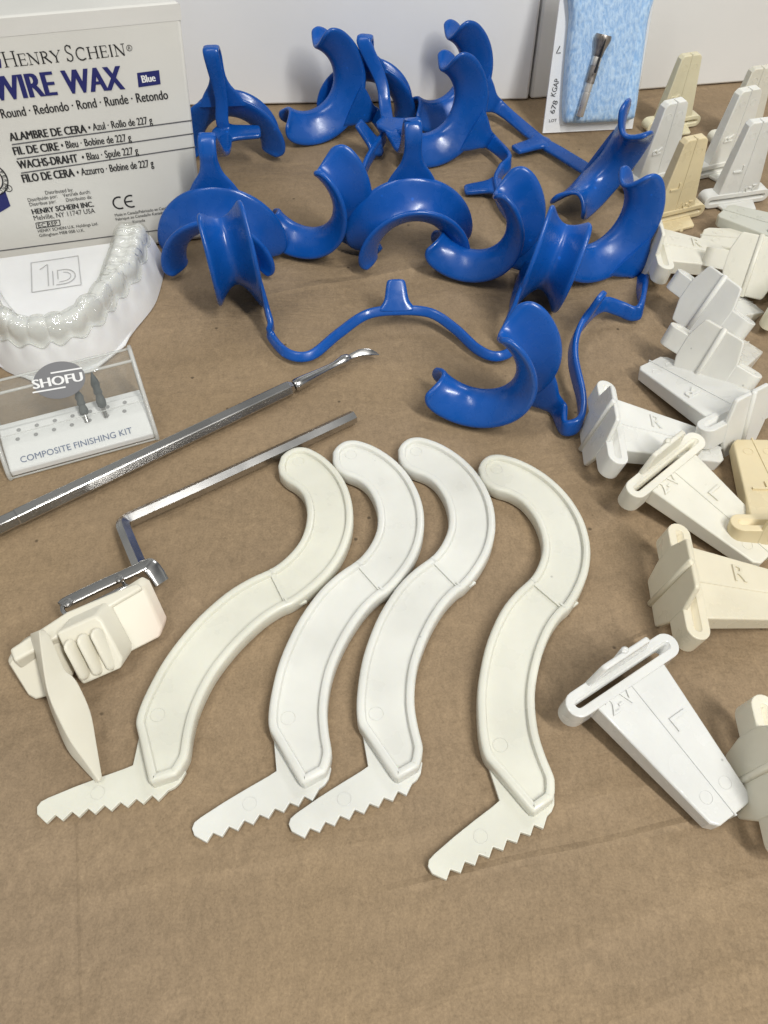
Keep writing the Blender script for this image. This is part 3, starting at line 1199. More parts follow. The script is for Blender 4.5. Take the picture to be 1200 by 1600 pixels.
# ================================================================== FINISHING KIT BOX
def kit_box():
    A, B = at(15, 751), at(249, 687)
    ex = nrm(B - A)
    Lx = np.linalg.norm(B - A)
    ey = np.cross([0, 0, 1.0], ex)
    ez = np.array([0, 0, 1.0])
    o0 = A.copy()

    def X(a, b, c):                      # along front edge, depth, height
        return A + ex * a + ey * b + ez * c

    t = thing('finishing_kit_box', 'clear lidded box with white insert and grey oval sticker on its lid', 'kit box', o0)
    # insert
    prof = [(.08, .06), (.08, .30), (.75, .72), (.85, .78), (1.55, .92), (1.62, .86), (1.9, .86), (1.9, .06)]
    mb = MB()
    mb.prism([X(.12, b, c) for b, c in prof], ex * (Lx - .24))
    put('insert', mb.mesh('insert', o0), M_INSERT, t, bevel=.05)
    mb = MB()
    n_in = nrm(np.cross(ex, X(0, .75, .72) - X(0, .08, .30)))
    p = X(.55, .24, .30 + .16 * .627 + .012) + n_in * .02
    write(mb, 'COMPOSITE FINISHING KIT', p + 0, ex, nrm(X(0, .75, .72) - X(0, .08, .30)), Lx - 1.35, .22, .004)
    put('kit_lettering', mb.mesh('kit_lettering', o0, 0), M_BLUEINK, t)
    mb = MB()
    nh = nrm(np.cross(ex, X(0, 1.55, .92) - X(0, .85, .78)))
    e2 = nrm(X(0, 1.55, .92) - X(0, .85, .78))
    for row, dy in ((0, .15), (1, .52)):
        for i in range(7):
            c = X(.65 + i * (Lx - 1.5) / 6 + row * .10, .85, .78) + e2 * dy + nh * .015
            mb.add([c + (ex * math.cos(a) + e2 * math.sin(a)) * .075 for a in np.linspace(0, 6.2832, 15)[:-1]], [tuple(range(14))])
    put('bur_hole', mb.mesh('bur_hole', o0, 0), M_HOLE, t)
    # lid: hollow clear prism
    H, yb, yt = 2.35, 2.45, 1.70
    prof = [(0, .0), (0, .34), (.8, 1.25), (yt, H), (yb, H), (yb, 0)]
    th = .10
    mb = MB()
    for i in range(len(prof) - 1):        # walls as thin plates
        b0, c0 = prof[i]
        b1, c1 = prof[i + 1]
        tn = nrm(np.array([0, b1 - b0, c1 - c0]))
        inn = np.array([0, tn[2], -tn[1]])
        q0, q1 = X(0, b0, c0), X(0, b1, c1)
        nn = ey * inn[1] + ez * inn[2]
        pull = nrm(q1 - q0) * (.0 if i in (0,) else .003)
    outer = [X(0, b, c) for b, c in prof]
    cy, cz = 1.25, .9
    innr = [(.09, .0), (.09, .30), (.86, 1.18), (yt + .03, H - .09), (yb - .09, H - .09), (yb - .09, 0)]
    inner_ = [X(0, b, c) for b, c in innr]
    m = len(prof)
    vs = [q for q in outer] + [q + ex * Lx for q in outer] + [q + ex * th for q in inner_] + [q + ex * (Lx - th) for q in inner_]
    fs = []
    for i in range(m - 1):
        fs.append((i, i + 1, m + i + 1, m + i))
        fs.append((2 * m + i, 3 * m + i, 3 * m + i + 1, 2 * m + i + 1))
    fs += [tuple(range(m)), tuple(range(m, 2 * m)), tuple(range(2 * m, 3 * m)), tuple(range(3 * m, 4 * m))]
    # rims along the open bottom
    fs += [(0, m, 3 * m, 2 * m), (m - 1, 2 * m - 1, 4 * m - 1, 3 * m - 1), (0, 2 * m, 3 * m - 1, m - 1), (m, 2 * m - 1, 4 * m - 1, 3 * m)]
    mb.add(vs, fs)
    put('lid', mb.mesh('lid', o0, 30), M_CLEAR, t, bevel=.04)
    mb = MB()
    for a0 in (.05, Lx - .05):
        pl = [X(a0, b, c) for b, c in [(.05, .03), (.04, .34), (.82, 1.22), (yt + .02, H - .05), (yb - .05, H - .05), (yb - .05, .03)]]
        rr_ = spline(pl, 3)
        rings = []
        for i, p in enumerate(rr_):
            tn = nrm(rr_[min(i + 1, len(rr_) - 1)] - rr_[max(i - 1, 0)])
            w_ = np.cross(tn, ex)
            rings.append([p + (ex * math.cos(2 * math.pi * k / 8) + w_ * math.sin(2 * math.pi * k / 8)) * .075 for k in range(8)])
        mb.tube(rings)
    for b, c, r_ in ((yt + .02, H - .05, .05), (yb - .05, H - .05, .045), (.05, .03, .035), (.82, 1.22, .02)):
        p0_, p1_ = X(.05, b, c), X(Lx - .05, b, c)
        mb.tube([[p + (ey * math.cos(2 * math.pi * k / 8) + ez * math.sin(2 * math.pi * k / 8)) * r_ for k in range(8)] for p in (p0_, p1_)])
    put('lid_edge', mb.mesh('lid_edge', o0, 60), M_EDGE, t)
    # sticker on the slanted front
    u = nrm(X(0, yt, H) - X(0, .8, 1.25))
    nf = np.cross(ex, u)
    P0 = X(0, yt, H) + nf * .02
    c = on(93, 594, P0, nf)
    rx = np.linalg.norm(on(52, 599, P0, nf) - on(134, 590, P0, nf)) / 2
    ry = np.linalg.norm(on(90, 566, P0, nf) - on(96, 623, P0, nf)) / 2
    mb = MB()
    mb.prism([c + ex * rx * math.cos(a) + u * ry * math.sin(a) for a in np.linspace(0, 6.2832, 49)[:-1]], nf * .01)
    so = put('oval_sticker', mb.mesh('oval_sticker', o0, 0), M_STICKER, t)
    mb = MB()
    P1 = P0 + nf * .02
    p, q = on(52, 608, P1, nf), on(131, 594.5, P1, nf)
    r = nrm(q - p)
    uu = np.cross(nf, r)
    cap = .30
    for sh_ in (0, .02, .04):
        write(mb, 'SHOFU', p + r * sh_ + nf * sh_ * .1, r, uu, np.linalg.norm(q - p) - .04, cap)
    w_ = np.linalg.norm(q - p)
    stroke(mb, ([p - uu * .11 - r * .05, p + r * w_ * .62 - uu * .11], nf), .05)
    stroke(mb, ([p + r * w_ * .40 + uu * (cap + .12), p + r * w_ * 1.02 + uu * (cap + .12)], nf), .05)
    put('sticker_lettering', mb.mesh('sticker_lettering', o0, 0), M_WHITEINK, so)
    # two burs standing in the insert
    for (ub, vb, ut, vt, lab) in ((136.5, 660, 122, 606, 'dark grey flame bur standing beneath the oval sticker'),
                                  (166, 652, 140, 581, 'dark grey pointed bur standing right of the oval sticker')):
        base = on(ub, vb, X(0, .85, .78), nh)
        best = None
        for zz in np.arange(.5, 1.5, .02):
            for dy in np.arange(-.1, .9, .05):
                cnd = base + ez * zz + ey * dy
                e = np.hypot(*(np.array(pix(cnd)) - np.array([ut, vt])))
                if best is None or e < best[0]:
                    best = (e, cnd)
        top = best[1]
        # stay under the lid
        tt = thing('finishing_bur', lab, 'dental bur', base, 'burs standing in the kit insert')
        mb = MB()
        lathe(mb, base, top, [(0, .085), (.24, .085)])
        put('shank', mb.mesh('shank', base), M_STEEL, tt)
        mb = MB()
        lathe(mb, base, top, [(.22, .09), (.26, .15), (.36, .165), (.45, .14), (.50, .11), (.54, .15), (.60, .14), (.64, .12), (.74, .155), (.86, .10), (.96, .035), (1, .01)])
        put('abrasive_head', mb.mesh('abrasive_head', base, 60), M_BUR, tt)


kit_box()

# ================================================================== STEEL INSTRUMENT
def instrument():
    a, b = at(-30, 836, .32), at(458, 604, .32)
    tip = at(590, 552, .25)
    o0 = a.copy()
    t = thing('wax_carver', 'long steel hand instrument with hexagonal handle and curved tip', 'dental instrument', o0)
    d = nrm(b - a)
    side = np.cross([0, 0, 1.0], d)
    upv = np.array([0, 0, 1.0])
    L_ = np.linalg.norm(b - a)
    mb = MB()
    rings = []
    for f, r in ((-.02, .32), (.10, .30), (.104, .32), (.97, .30), (.985, .29), (1.0, .20)):
        c = a + d * L_ * f
        rings.append([c + (side * math.cos(math.radians(60 * k + 8)) + upv * math.sin(math.radians(60 * k + 8))) * r for k in range(6)])
    mb.tube(rings)
    put('handle', mb.mesh('handle', o0, 20), M_STEEL, t, bevel=.025)
    # knurl bands on the facet facing the viewer
    mb = MB()
    for i in range(95):
        f = .16 + .0058 * i
        c = a + d * L_ * f
        e = (side * math.cos(math.radians(98)) + upv * math.sin(math.radians(98)))
        q = (side * math.cos(math.radians(8 + 60 + 30)) + upv * math.sin(math.radians(8 + 60 + 30)))
        k_ = np.cross(d, q)
        mb.box(c + q * .273, d * .012, k_ * .12, q * .012)
    put('knurling', mb.mesh('knurling', o0, 0), M_STEEL, t)
    q = (side * math.cos(math.radians(98)) + upv * math.sin(math.radians(98)))
    q2 = (side * math.cos(math.radians(158 + 0)) + upv * math.sin(math.radians(158 + 0)))
    mb = MB()
    k_ = np.cross(q2, d)
    pp = a + d * L_ * .755 + q2 * .272 - k_ * .07
    write(mb, 'WO', pp, d, k_, .55, .14, .004)
    put('engraving', mb.mesh('engraving', o0, 0), M_GREYINK, t)
    # shank and curved blade
    mb = MB()
    e = nrm(tip - b)
    pts = [(at(457, 604.5, .32), .27), (at(468, 599, .33), .25), (at(490, 587.5, .34), .19), (at(510, 577.5, .36), .15), (at(525, 570, .37), .14), (at(533, 565.5, .38), .20), (at(540, 562, .38), .24), (at(548, 558, .38), .15)]
    rings = []
    P_ = [p for p, r in pts]
    for i, (p, r) in enumerate(pts):
        tn = nrm(P_[min(i + 1, len(P_) - 1)] - P_[max(i - 1, 0)])
        x = nrm(np.cross(tn, upv))
        y = np.cross(x, tn)
        rings.append([p + (x * math.cos(2 * math.pi * k / 16) + y * math.sin(2 * math.pi * k / 16)) * r for k in range(16)])
    mb.tube(rings)
    put('shank', mb.mesh('shank', o0), M_STEEL, t, subsurf=1)
    mb = MB()
    sd = np.array([0.25, .8, .5])
    ribbon(mb, [(at(541, 561.5, .38), .24, .22, sd), (at(552, 556, .41), .25, .18, sd), (at(566, 551, .44), .30, .14, sd), (at(580, 551, .38), .24, .10, sd), (at(592, 554.5, .24), .04, .03, sd)], 6)
    put('curved_blade', mb.mesh('curved_blade', o0), M_STEEL, t)


instrument()

# ================================================================== FILM HOLDER ON A BENT ROD
def holder():
    o0 = at(130, 1000)
    t = thing('film_holder', 'ivory film holder block clamped on a bent steel rod with beige blade', 'film holder', o0)
    # rod: square section
    mb = MB()
    z = .30
    path = [at(553, 651, z), at(500, 676, z), at(400, 722, z), at(300, 768, z), at(215, 806, z), at(198, 815, z + .02), at(193, 822, z + .1), at(197, 834, z + .2),
            at(207, 858, .65), at(222, 893, .95)]
    rows = spline(path, 6)
    rings = []
    upv = np.array([0, 0, 1.0])
    for i, p in enumerate(rows):
        tn = nrm(rows[min(i + 1, len(rows) - 1)] - rows[max(i - 1, 0)])
        x = nrm(np.cross(tn, upv))
        y = np.cross(x, tn)
        rings.append([p + (x * math.cos(math.radians(60 * k + 30)) + y * math.sin(math.radians(60 * k + 30))) * .245 for k in range(6)])
    mb.tube(rings)
    put('rod', mb.mesh('rod', o0, 28), M_STEEL, t, bevel=.02)
    # flat clamp bar with two pins and a bent end
    mb = MB()
    zb = 1.15
    sd = nrm(at(100, 930, zb) - at(104, 955, zb))
    up_ = np.array([0, -.35, 1.0])
    ribbon(mb, [(at(97, 946, zb), .30, .10, sd), (at(106, 940, zb), .36, .16, sd), (at(160, 914, zb), .36, .16, sd), (at(205, 894, zb), .36, .16, sd),
                (at(226, 884, zb), .36, .18, sd)], 5)
    ribbon(mb, [(at(98, 944, zb - .02), .14, .16, sd), (at(99, 956, zb - .05), .14, .16, nrm([1, .3, 0])), (at(107, 961, zb - .08), .14, .16, sd), (at(120, 956, zb - .1), .14, .16, sd),
                (at(190, 921, zb - .1), .14, .16, sd), (at(200, 915, zb - .1), .14, .16, sd)], 5)
    ribbon(mb, [(at(186, 898, zb - .05), .12, .14, nrm([1, .5, 0])), (at(196, 917, zb - .1), .12, .14, nrm([1, .5, 0]))], 3)
    put('clamp_bar', mb.mesh('clamp_bar', o0, 40), M_STEEL, t)
    mb = MB()
    for u, v in ((106, 940), (186, 903)):
        c = at(u, v, zb + .14)
        lathe(mb, c - [0, 0, .06], c + [0, 0, .02], [(0, .13), (.7, .12), (1, .06)], 14)
    put('rivet', mb.mesh('rivet', o0), M_STEEL, t)
    mb = MB()
    w3 = nrm(at(232, 905, .9) - at(246, 892, .9))
    ribbon(mb, [(at(216, 886, 1.05), .45, .14, w3), (at(232, 884, 1.1), .50, .16, w3), (at(243, 895, .95), .5, .16, w3), (at(252, 910, .7), .5, .2, w3)], 6)
    put('bent_end', mb.mesh('bent_end', o0, 40), M_STEEL, t)

    # blocks: slabs whose upper face is given by pixels with heights, pushed away from the viewer
    def slab(poly, ext, name, m, bev, parent=t, subdiv=0):
        mb = MB()
        P = [at(*q) for q in poly]
        mb.prism(P, np.asarray(ext, float))
        return put(name, mb.mesh(name, o0), m, parent, bevel=bev, seg=3)

    slab([(14, 1014, 1.45), (78, 972, 1.45), (104, 955, 1.45), (214, 909, 1.45), (223, 918, 1.4), (158, 956, 1.4), (88, 996, 1.4), (22, 1034, 1.4)],
         (0, .1, -1.15), 'spine', M_STAIN, .08)
    slab([(24, 1022, 1.40), (84, 984, 1.40), (111, 1066, .35), (95, 1086, .22), (54, 1097, .15), (42, 1088, .22), (8, 1034, 1.05)], (.05, .55, -.1), 'end_block', M_STAIN, .13)
    slab([(154, 954, 1.38), (214, 916, 1.38), (226, 922, 1.28), (254, 982, .42), (250, 996, .3), (188, 1028, .25)], (.05, .45, -.1), 'film_plate', M_STAIN, .06)
    rb = slab([(87, 990, 1.70), (148, 962, 1.70), (158, 970, 1.62), (190, 1030, .80), (189, 1045, .62), (129, 1071, .45), (121, 1060, .55)], (.1, .7, -.3), 'grip_block', M_STAIN, .07)
    mb = MB()
    for i, ((u0, v0), (u1, v1)) in enumerate((((105, 1001), (136, 1060)), ((126, 992), (157, 1053)), ((147, 983), (179, 1045)))):
        a, b = at(u0, v0, 1.62), at(u1, v1, .60)
        ax = nrm(b - a)
        s_ = nrm(np.cross(ax, [0, 0.4, 1.0]))
        h_ = np.cross(s_, ax)
        if h_[2] < 0:
            h_ = -h_
        rings = []
        for f, r in ((0, .06), (.05, .17), (.12, .215), (.88, .215), (.95, .17), (1, .06)):
            c = a + (b - a) * f
            rings.append([c + s_ * r * math.cos(2 * math.pi * k / 16) + h_ * r * .34 * math.sin(2 * math.pi * k / 16) for k in range(16)])
        mb.tube(rings)
    put('finger_rib', mb.mesh('finger_rib', o0, 60), M_STAIN, rb)
    # blade: leaf shape, folded along its left side
    R_ = [(64, 983, 1.75), (78, 996, 1.65), (100, 1045, 1.25), (113, 1057, 1.15), (124, 1073, 1.05), (141, 1113, .72), (150, 1160, .5), (159, 1215, .26)]
    M_ = [(62, 985, 1.85), (66, 1020, 1.65), (73, 1067, 1.35), (80, 1092, 1.18), (92, 1120, .98), (112, 1158, .75), (135, 1190, .5), (156, 1221, .28)]
    L_ = [(49, 990, 1.6), (60, 1030, 1.35), (71, 1072, 1.05), (79, 1100, .85), (88, 1125, .7), (107, 1170, .45), (128, 1196, .3), (152, 1222, .2)]
    rows = [spline([at(*q) for q in e], 4) for e in (L_, M_, R_)]
    mb = MB()
    mb.grid(rows)
    put('blade', mb.mesh('blade', o0, 30), M_SPAT, t, solid=.10, bevel=.03)


holder()

# ================================================================== WHITE SERRATED STICKS
LM = {1: dict(SL=(419.7, 885.7), SR=(452.5, 947.6), K=(216.9, 1124.4), C=(203.8, 1195.6), V=(243, 1226), T=(248.5, 1254.8), t1=(67.5, 1288.8)),
      2: dict(SL=(553.8, 874.4), SR=(603.5, 926), K=(423.6, 1140), C=(429.6, 1204), V=(478, 1227), T=(490, 1251), t1=(318, 1319)),
      3: dict(SL=(670.9, 869.7), SR=(722.8, 920.4), K=(561.6, 1131), C=(573.6, 1197.6), V=(624, 1218), T=(637, 1243), t1=(473, 1311)),
      4: dict(SL=(826.6, 904.7), SR=(885.4, 953.5), K=(759.6, 1186), C=(780.4, 1251), V=(833, 1268), T=(849, 1294.4), t1=(697.6, 1374))}
LZ = dict(SL=.45, SR=.45, K=.35, C=.13, V=.35, T=.13, t1=.13)


def offset_poly(P, d):
    """inset a closed CCW 2D polygon by d with mitres"""
    n = len(P)
    out = []
    for i in range(n):
        a, b, c = P[i - 1], P[i], P[(i + 1) % n]
        t0, t1 = (b - a) / np.linalg.norm(b - a), (c - b) / np.linalg.norm(c - b)
        n0, n1 = np.array([-t0[1], t0[0]]), np.array([-t1[1], t1[0]])
        m = n0 + n1
        m = m / np.linalg.norm(m)
        k = max(0.5, m @ n0)
        out.append(b + m * d / k)
    return out


def sticks():
    zt = .45
    outl = [(747.5, 731.3), (751.3, 721.9), (760.6, 713.4), (773.8, 710.1), (788.8, 711.6), (815, 720), (845, 736), (871.3, 756.6), (893.8, 781.9), (910.7, 810),
            (920, 838.2), (922.9, 864.4), (920, 890.7), (912.5, 913.2), (901.3, 935.7), (890, 951.6), (879, 961), (862, 986), (846.5, 1026), (837.4, 1070), (836.5, 1106),
            (841.8, 1146), (853, 1181.4), (864, 1208), (867, 1220), (867, 1238), (864.5, 1249)]
    sharp1 = [(836, 1270), (829, 1268)]
    left = [(760, 1187), (754, 1174), (749, 1150), (746.4, 1120), (746.2, 1082), (750.9, 1043.9), (762, 999.5), (782, 955), (804, 926), (826.3, 905.5), (836, 893),
            (843, 878), (847.4, 860), (847, 843), (842, 824), (832, 804), (815, 784), (796, 772.5), (776, 766), (760, 757), (751, 745)]
    o0 = at(810, 1010, 0)

    def loc2(u, v, z):
        return (at(u, v, z) - o0)[:2]

    A = spline([loc2(*q, zt) for q in outl], 3)
    Bm = [loc2(*q, zt) for q in sharp1]
    Cc = spline([loc2(*q, zt) for q in left], 3)
    P = A + Bm + Cc
    P = [np.array(p) for p in P]
    area = sum(P[i - 1][0] * P[i][1] - P[i][0] * P[i - 1][1] for i in range(len(P)))
    if area < 0:
        P = P[::-1]
    mb = MB()
    loops = []
    for d, z in ((.03, .0), (.0, .05), (0, .40), (.02, .455), (.07, .49), (.165, .495), (.215, .475), (.238, .42), (.247, .355), (.262, .345), (.272, .345)):
        loops.append([np.array([q[0], q[1], z]) for q in (offset_poly(P, d) if d else P)])
    mb.grid(loops, close_v=True)
    n = len(P)
    mb.f.append(tuple(range(n - 1, -1, -1)))
    # recessed floor: its own vertices, so that it stays flat and crisp
    from mathutils.geometry import tessellate_polygon
    fl_ = [q + np.array([0, 0, -.001]) for q in loops[-1]]
    mb.add(fl_, [tuple(t_) for t_ in tessellate_polygon([[Vector((q[0], q[1], 0)) for q in fl_]])])
    # seam across the handle
    s0, s1 = loc2(833, 909, .43), loc2(879, 948, .43)
    sv = np.array([*(s1 - s0), 0])
    ax = nrm(sv)
    pr = np.array([-ax[1], ax[0], 0])
    c = np.array([*((s0 + s1) / 2), .365])
    mb.box(c, sv / 2, pr * .07, np.array([0, 0, .06]))
    for e in (s0, s1):      # notch in the rim
        mb.box(np.array([e[0], e[1], .455]), ax * .085, pr * .03, np.array([0, 0, .05]))
    e = loc2(899, 944, .2)
    mb.box(np.array([e[0] - .03, e[1] - .03, .2]), ax * .045, pr * .12, np.array([0, 0, .04]))
    # ejector marks
    for (u, v) in ((782, 1163), (776, 732)):
        q = loc2(u, v, .4)
        rings = []
        for a in np.linspace(0, 6.2832, 25)[:-1]:
            dirv = np.array([math.cos(a), math.sin(a), 0])
            rings.append([np.array([*q, .347]) + dirv * r_ + [0, 0, zz] for r_, zz in ((.19, 0), (.196, .007), (.202, 0))])
        mb.grid(rings, close_u=True)
    me_h = mb.mesh('handle', smooth=38)
    # blade
    bl = [(759.6, 1188), (780.4, 1251), (770, 1260), (740, 1283), (710, 1307), (678, 1335), (670, 1344), (668.5, 1354), (675, 1365), (686, 1370), (697.6, 1375),
          (703.6, 1358), (720, 1364), (726.4, 1346), (742.4, 1352), (748.4, 1334.4), (764.4, 1340.4), (770.4, 1323), (786.4, 1329), (792.4, 1311.6), (808, 1317),
          (813.6, 1300.4), (829, 1305.6), (834.4, 1288.6), (849, 1295), (855, 1275), (862, 1268), (866, 1258), (866, 1240), (800, 1200)]
    Bp = [np.array([*loc2(u, v, .13), 0.01]) for u, v in bl]
    mb = MB()
    mb.prism(Bp, np.array([0, 0, .125]))
    q = loc2(751, 1307, .135)
    rings = []
    for a in np.linspace(0, 6.2832, 25)[:-1]:
        dirv = np.array([math.cos(a), math.sin(a), 0])
        rings.append([np.array([*q, .135]) + dirv * r_ + [0, 0, zz] for r_, zz in ((.162, -.004), (.175, .016), (.188, -.004))])
    mb.grid(rings, close_u=True)
    me_b = mb.mesh('serrated_blade', smooth=35)

    ref = np.array([(at(*LM[4][k], LZ[k]) - o0)[:2] for k in LZ])
    info = {1: ('leftmost cream serrated plastic stick, its blade touched by the beige blade tip', (.72, .71, .615)),
            2: ('second white S-shaped serrated stick from the left, beside the leftmost cream one', (.735, .732, .68)),
            3: ('white S-shaped serrated stick touching the head of the rightmost stick', (.735, .732, .68)),
            4: ('rightmost cream S-shaped serrated plastic stick, standing apart from the other three', (.72, .71, .62))}
    for k in (1, 2, 3, 4):
        Q = np.array([at(*LM[k][j], LZ[j])[:2] for j in LZ])
        a, b = ref - ref.mean(0), Q - Q.mean(0)
        u, s_, vt = np.linalg.svd(a.T @ b)
        Rm = u @ vt
        ang = math.atan2(Rm[0, 1], Rm[0, 0])
        tr = Q.mean(0) - ref.mean(0) @ Rm
        t = thing('serrated_stick', info[k][0], 'plastic stick', (tr[0], tr[1], .004 * k), 'serrated plastic sticks in a row')
        t.rotation_euler = (0, 0, ang)
        put('handle', me_h, M_IVORY, t, color=info[k][1])
        put('serrated_blade', me_b, M_IVORY, t, color=info[k][1], bevel=.015)


sticks()

# ================================================================== BLUE CHEEK RETRACTORS
R1, R2, RB, HWD = 2.30, 2.72, 1.50, 0.88


def channel_mesh():
    mb = MB()
    PHI = math.radians(100)
    rows = []
    N, Mw = 44, 14
    for i in range(N + 1):
        ph = -PHI + 2 * PHI * i / N
        e = max(0.0, (abs(ph) - PHI + math.radians(22)) / math.radians(22))
        fac = 0.55 + 0.45 * math.sqrt(max(0, 1 - e ** 2.4))
        r = []
        for j in range(Mw + 1):
            w = -1 + 2 * j / Mw
            R = R2 if w > 0 else R1
            rad = RB + (R - RB) * fac * abs(w) ** 1.9
            ww = HWD * w * (1 - .10 * e * e)
            # sockets: n -> z, m -> x
            r.append((rad * math.cos(ph), rad * math.sin(ph), ww))
        rows.append(r)
    mb.grid(rows)
    return mb.mesh('cheek_cup', smooth=180)


ME_CUP = channel_mesh()


def pose(u, v, zc, n, m, s=1.0):
    """(u, v): picture point of the arc's centre, which is zc above the sheet"""
    n = nrm(n)
    m = np.asarray(m, float)
    m = nrm(m - n * (m @ n))
    return dict(c=at(u, v, zc), n=n, m=m, s=s)


def retractor(label, A, B, band, mid_index, tabdir, tab_len=1.3, bump=.45, loop=None, bw=.62):
    """A, B: cup poses; band: list of (u, v, z, widthdir) between the two roots"""
    base = (A['c'] + B['c']) / 2
    base = np.array([base[0], base[1], 0])
    t = thing('cheek_retractor', label, 'cheek retractor', base, 'blue double-ended cheek retractors')
    for Q in (A, B):
        o = put('cheek_cup', ME_CUP, M_BLUE, t, solid=.20, subsurf=1)
        x, z = Q['m'], Q['n']
        y = np.cross(z, x)
        mm = Matrix.Identity(4)
        for i, a in enumerate((x, y, z)):
            for k in range(3):
                mm[k][i] = float(a[k]) * Q['s']
        for k in range(3):
            mm[k][3] = float(Q['c'][k] - base[k]) * S
        o.matrix_local = mm

    def root(Q, lp):
        s = Q['s']
        q_ = min(1, lp * .55) if lp else 1
        w = np.cross(Q['n'], Q['m'])
        p = Q['c'] + Q['n'] * HWD * s
        out = [(p + Q['m'] * (R2 - .45) * s, 2.3, .14, w), (p + Q['m'] * (R2 + .1) * s, 1.65, .2, w),
               (p + Q['m'] * (R2 + .55 * q_) * s, 1.0, .24, w), (p + Q['m'] * (R2 + 1.0 * q_) * s, .74, .26, w)]
        if lp:
            for dm, dn in ((-.45, .0), (-.08, .18), (0, .45), (-.22, .68)):
                out.append((p + Q['m'] * (R2 + lp + dm) * s + Q['n'] * dn, .72, .26, w))
        return out

    pts = []
    for i, (u, v, z, d) in enumerate(band):
        pts.append((at(u, v, z), bw, .25, np.asarray(d, float)))
    ra, rb = root(A, loop and loop[0]), root(B, loop and loop[1])[::-1]

    def align(seq):
        out = [seq[0]]
        for q in seq[1:]:
            d = np.asarray(q[3], float)
            if d @ np.asarray(out[-1][3], float) < 0:
                d = -d
            out.append((q[0], q[1], q[2], d))
        return out

    allp = align(ra + pts + rb)
    mb = MB()
    ribbon(mb, allp, 7)
    put('band', mb.mesh('band', base, 60), M_BLUE, t)
    # tab across the band
    c = pts[mid_index][0]
    tan = nrm(allp[len(ra) + mid_index + 1][0] - allp[len(ra) + mid_index - 1][0])
    d = np.asarray(tabdir, float)
    d = nrm(d - tan * (d @ tan))
    mb = MB()
    ribbon(mb, [(c - d * (bump + .02), .30, .12, tan), (c - d * bump * .8, .62, .25, tan), (c, 1.5, .28, tan), (c + d * .4, 1.0, .28, tan),
                (c + d * (tab_len - .25), .80, .27, tan), (c + d * (tab_len - .05), .66, .24, tan), (c + d * tab_len, .34, .12, tan)], 6)
    put('tab', mb.mesh('tab', base, 60), M_BLUE, t)
    return t


# two arches behind each other at the left
retractor('blue cheek retractor beside the wax box, its two arches joined by an upright loop',
          pose(364, 226, .60, (.02, -1, .0), (-.03, .0, 1), 1.03), pose(346, 404, .62, (.0, 1, .04), (-.0, -.04, 1), 1.05),
          [(345, 150, 3.6, (1, 0, 0)), (347, 188, 2.5, (1, 0, 0)), (352, 208, 2.0, (1, 0, 0)), (351, 232, 2.0, (1, 0, 0)), (343, 240, 2.8, (1, 0, 0))],
          2, (1, -.25, -.15), 1.7, .6, (2.2, 1.75))
# two arches in the middle
retractor('blue cheek retractor in the middle, two arches with a loop between them',
          pose(576, 169, .60, (-.15, -1, 0), (.03, 0, 1)), pose(643, 390, .62, (-.12, 1, 0.04), (.02, -.04, 1), 1.06),
          [(596, 128, 2.75, (1, .1, 0)), (602, 168, 1.8, (1, .1, 0)), (607, 195, 1.4, (1, 0, 0)), (618, 218, 1.3, (1, 0, 0)), (632, 235, 2.5, (1, 0, 0))],
          2, (.9, .1, -.1), 1.6, .6, (1.30, 1.95))
# two C shapes left of the middle
retractor('blue cheek retractor with two upright C-shaped cups left of the middle arches',
          pose(478, 125, 2.80, (.42, -1, .08), (.8, .3, -.52), 1.07), pose(470, 307, 2.7, (.36, 1, .05), (.72, -.3, -.70), 1.06),
          [(600, 210, .7, (0, .3, 1)), (588, 230, .55, (0, .3, 1)), (572, 258, .5, (0, .3, 1)), (562, 295, .5, (0, .3, 1)), (560, 330, .6, (0, .3, 1))],
          1, (-.7, -.5, .6), 1.5)
# centre-right pair
retractor('blue cheek retractor with one cup before the white carton and one opening left',
          pose(669, 160, 2.8, (.42, -1, .08), (.85, .3, -.62), 1.04), pose(736, 342, 2.65, (.36, 1, .05), (.72, -.3, -.70), 1.06),
          [(795, 250, .7, (0, .4, 1)), (782, 268, .5, (0, .4, 1)), (774, 290, .45, (0, .4, 1)), (788, 325, .45, (0, .4, 1)), (830, 368, .5, (0, .4, 1)), (862, 400, .5, (0, .3, 1))],
          2, (-.5, -1.2, -.1), 1.5)
# rear right pair
retractor('rearmost blue cheek retractor, its long straight band running in front of the clear sleeve',
          pose(682, 110, 2.8, (.45, -1, .08), (.85, .25, -.55), 1.04), pose(940, 258, 2.6, (-.7, .55, .35), (.50, .75, -.42), 1.0),
          [(795, 180, .6, (.4, .4, .5)), (822, 203, .4, (.4, .4, .3)), (846, 222, .4, (.4, .4, .2)), (876, 240, .4, (.4, .4, .3)), (915, 264, .5, (.4, .4, .3)), (940, 280, .7, (.4, .4, .3))],
          2, (-.55, -1, 0), 1.7)
# front right pair
retractor('front blue cheek retractor whose lower cup opens left just above the white sticks',
          pose(742, 562, 2.6, (.36, 1, .05), (.74, -.36, -.62), 1.03), pose(934, 335, 2.75, (.42, -1, .08), (.58, .25, -.82), .97),
          [(882, 668, .45, (0, .2, 1)), (905, 660, .6, (.1, .2, 1)), (909, 625, .7, (.1, .2, 1)), (896, 565, .9, (.2, .2, .9)), (899, 528, 1.0, (.3, .3, .8)), (918, 495, 1.1, (.2, .3, .8)),
           (942, 476, .9, (0, .3, 1)), (968, 482, .6, (0, .3, 1)), (990, 490, .45, (0, .3, 1)), (1002, 478, .5, (0, .3, 1))],
          5, (.5, .3, .8), 1.2)
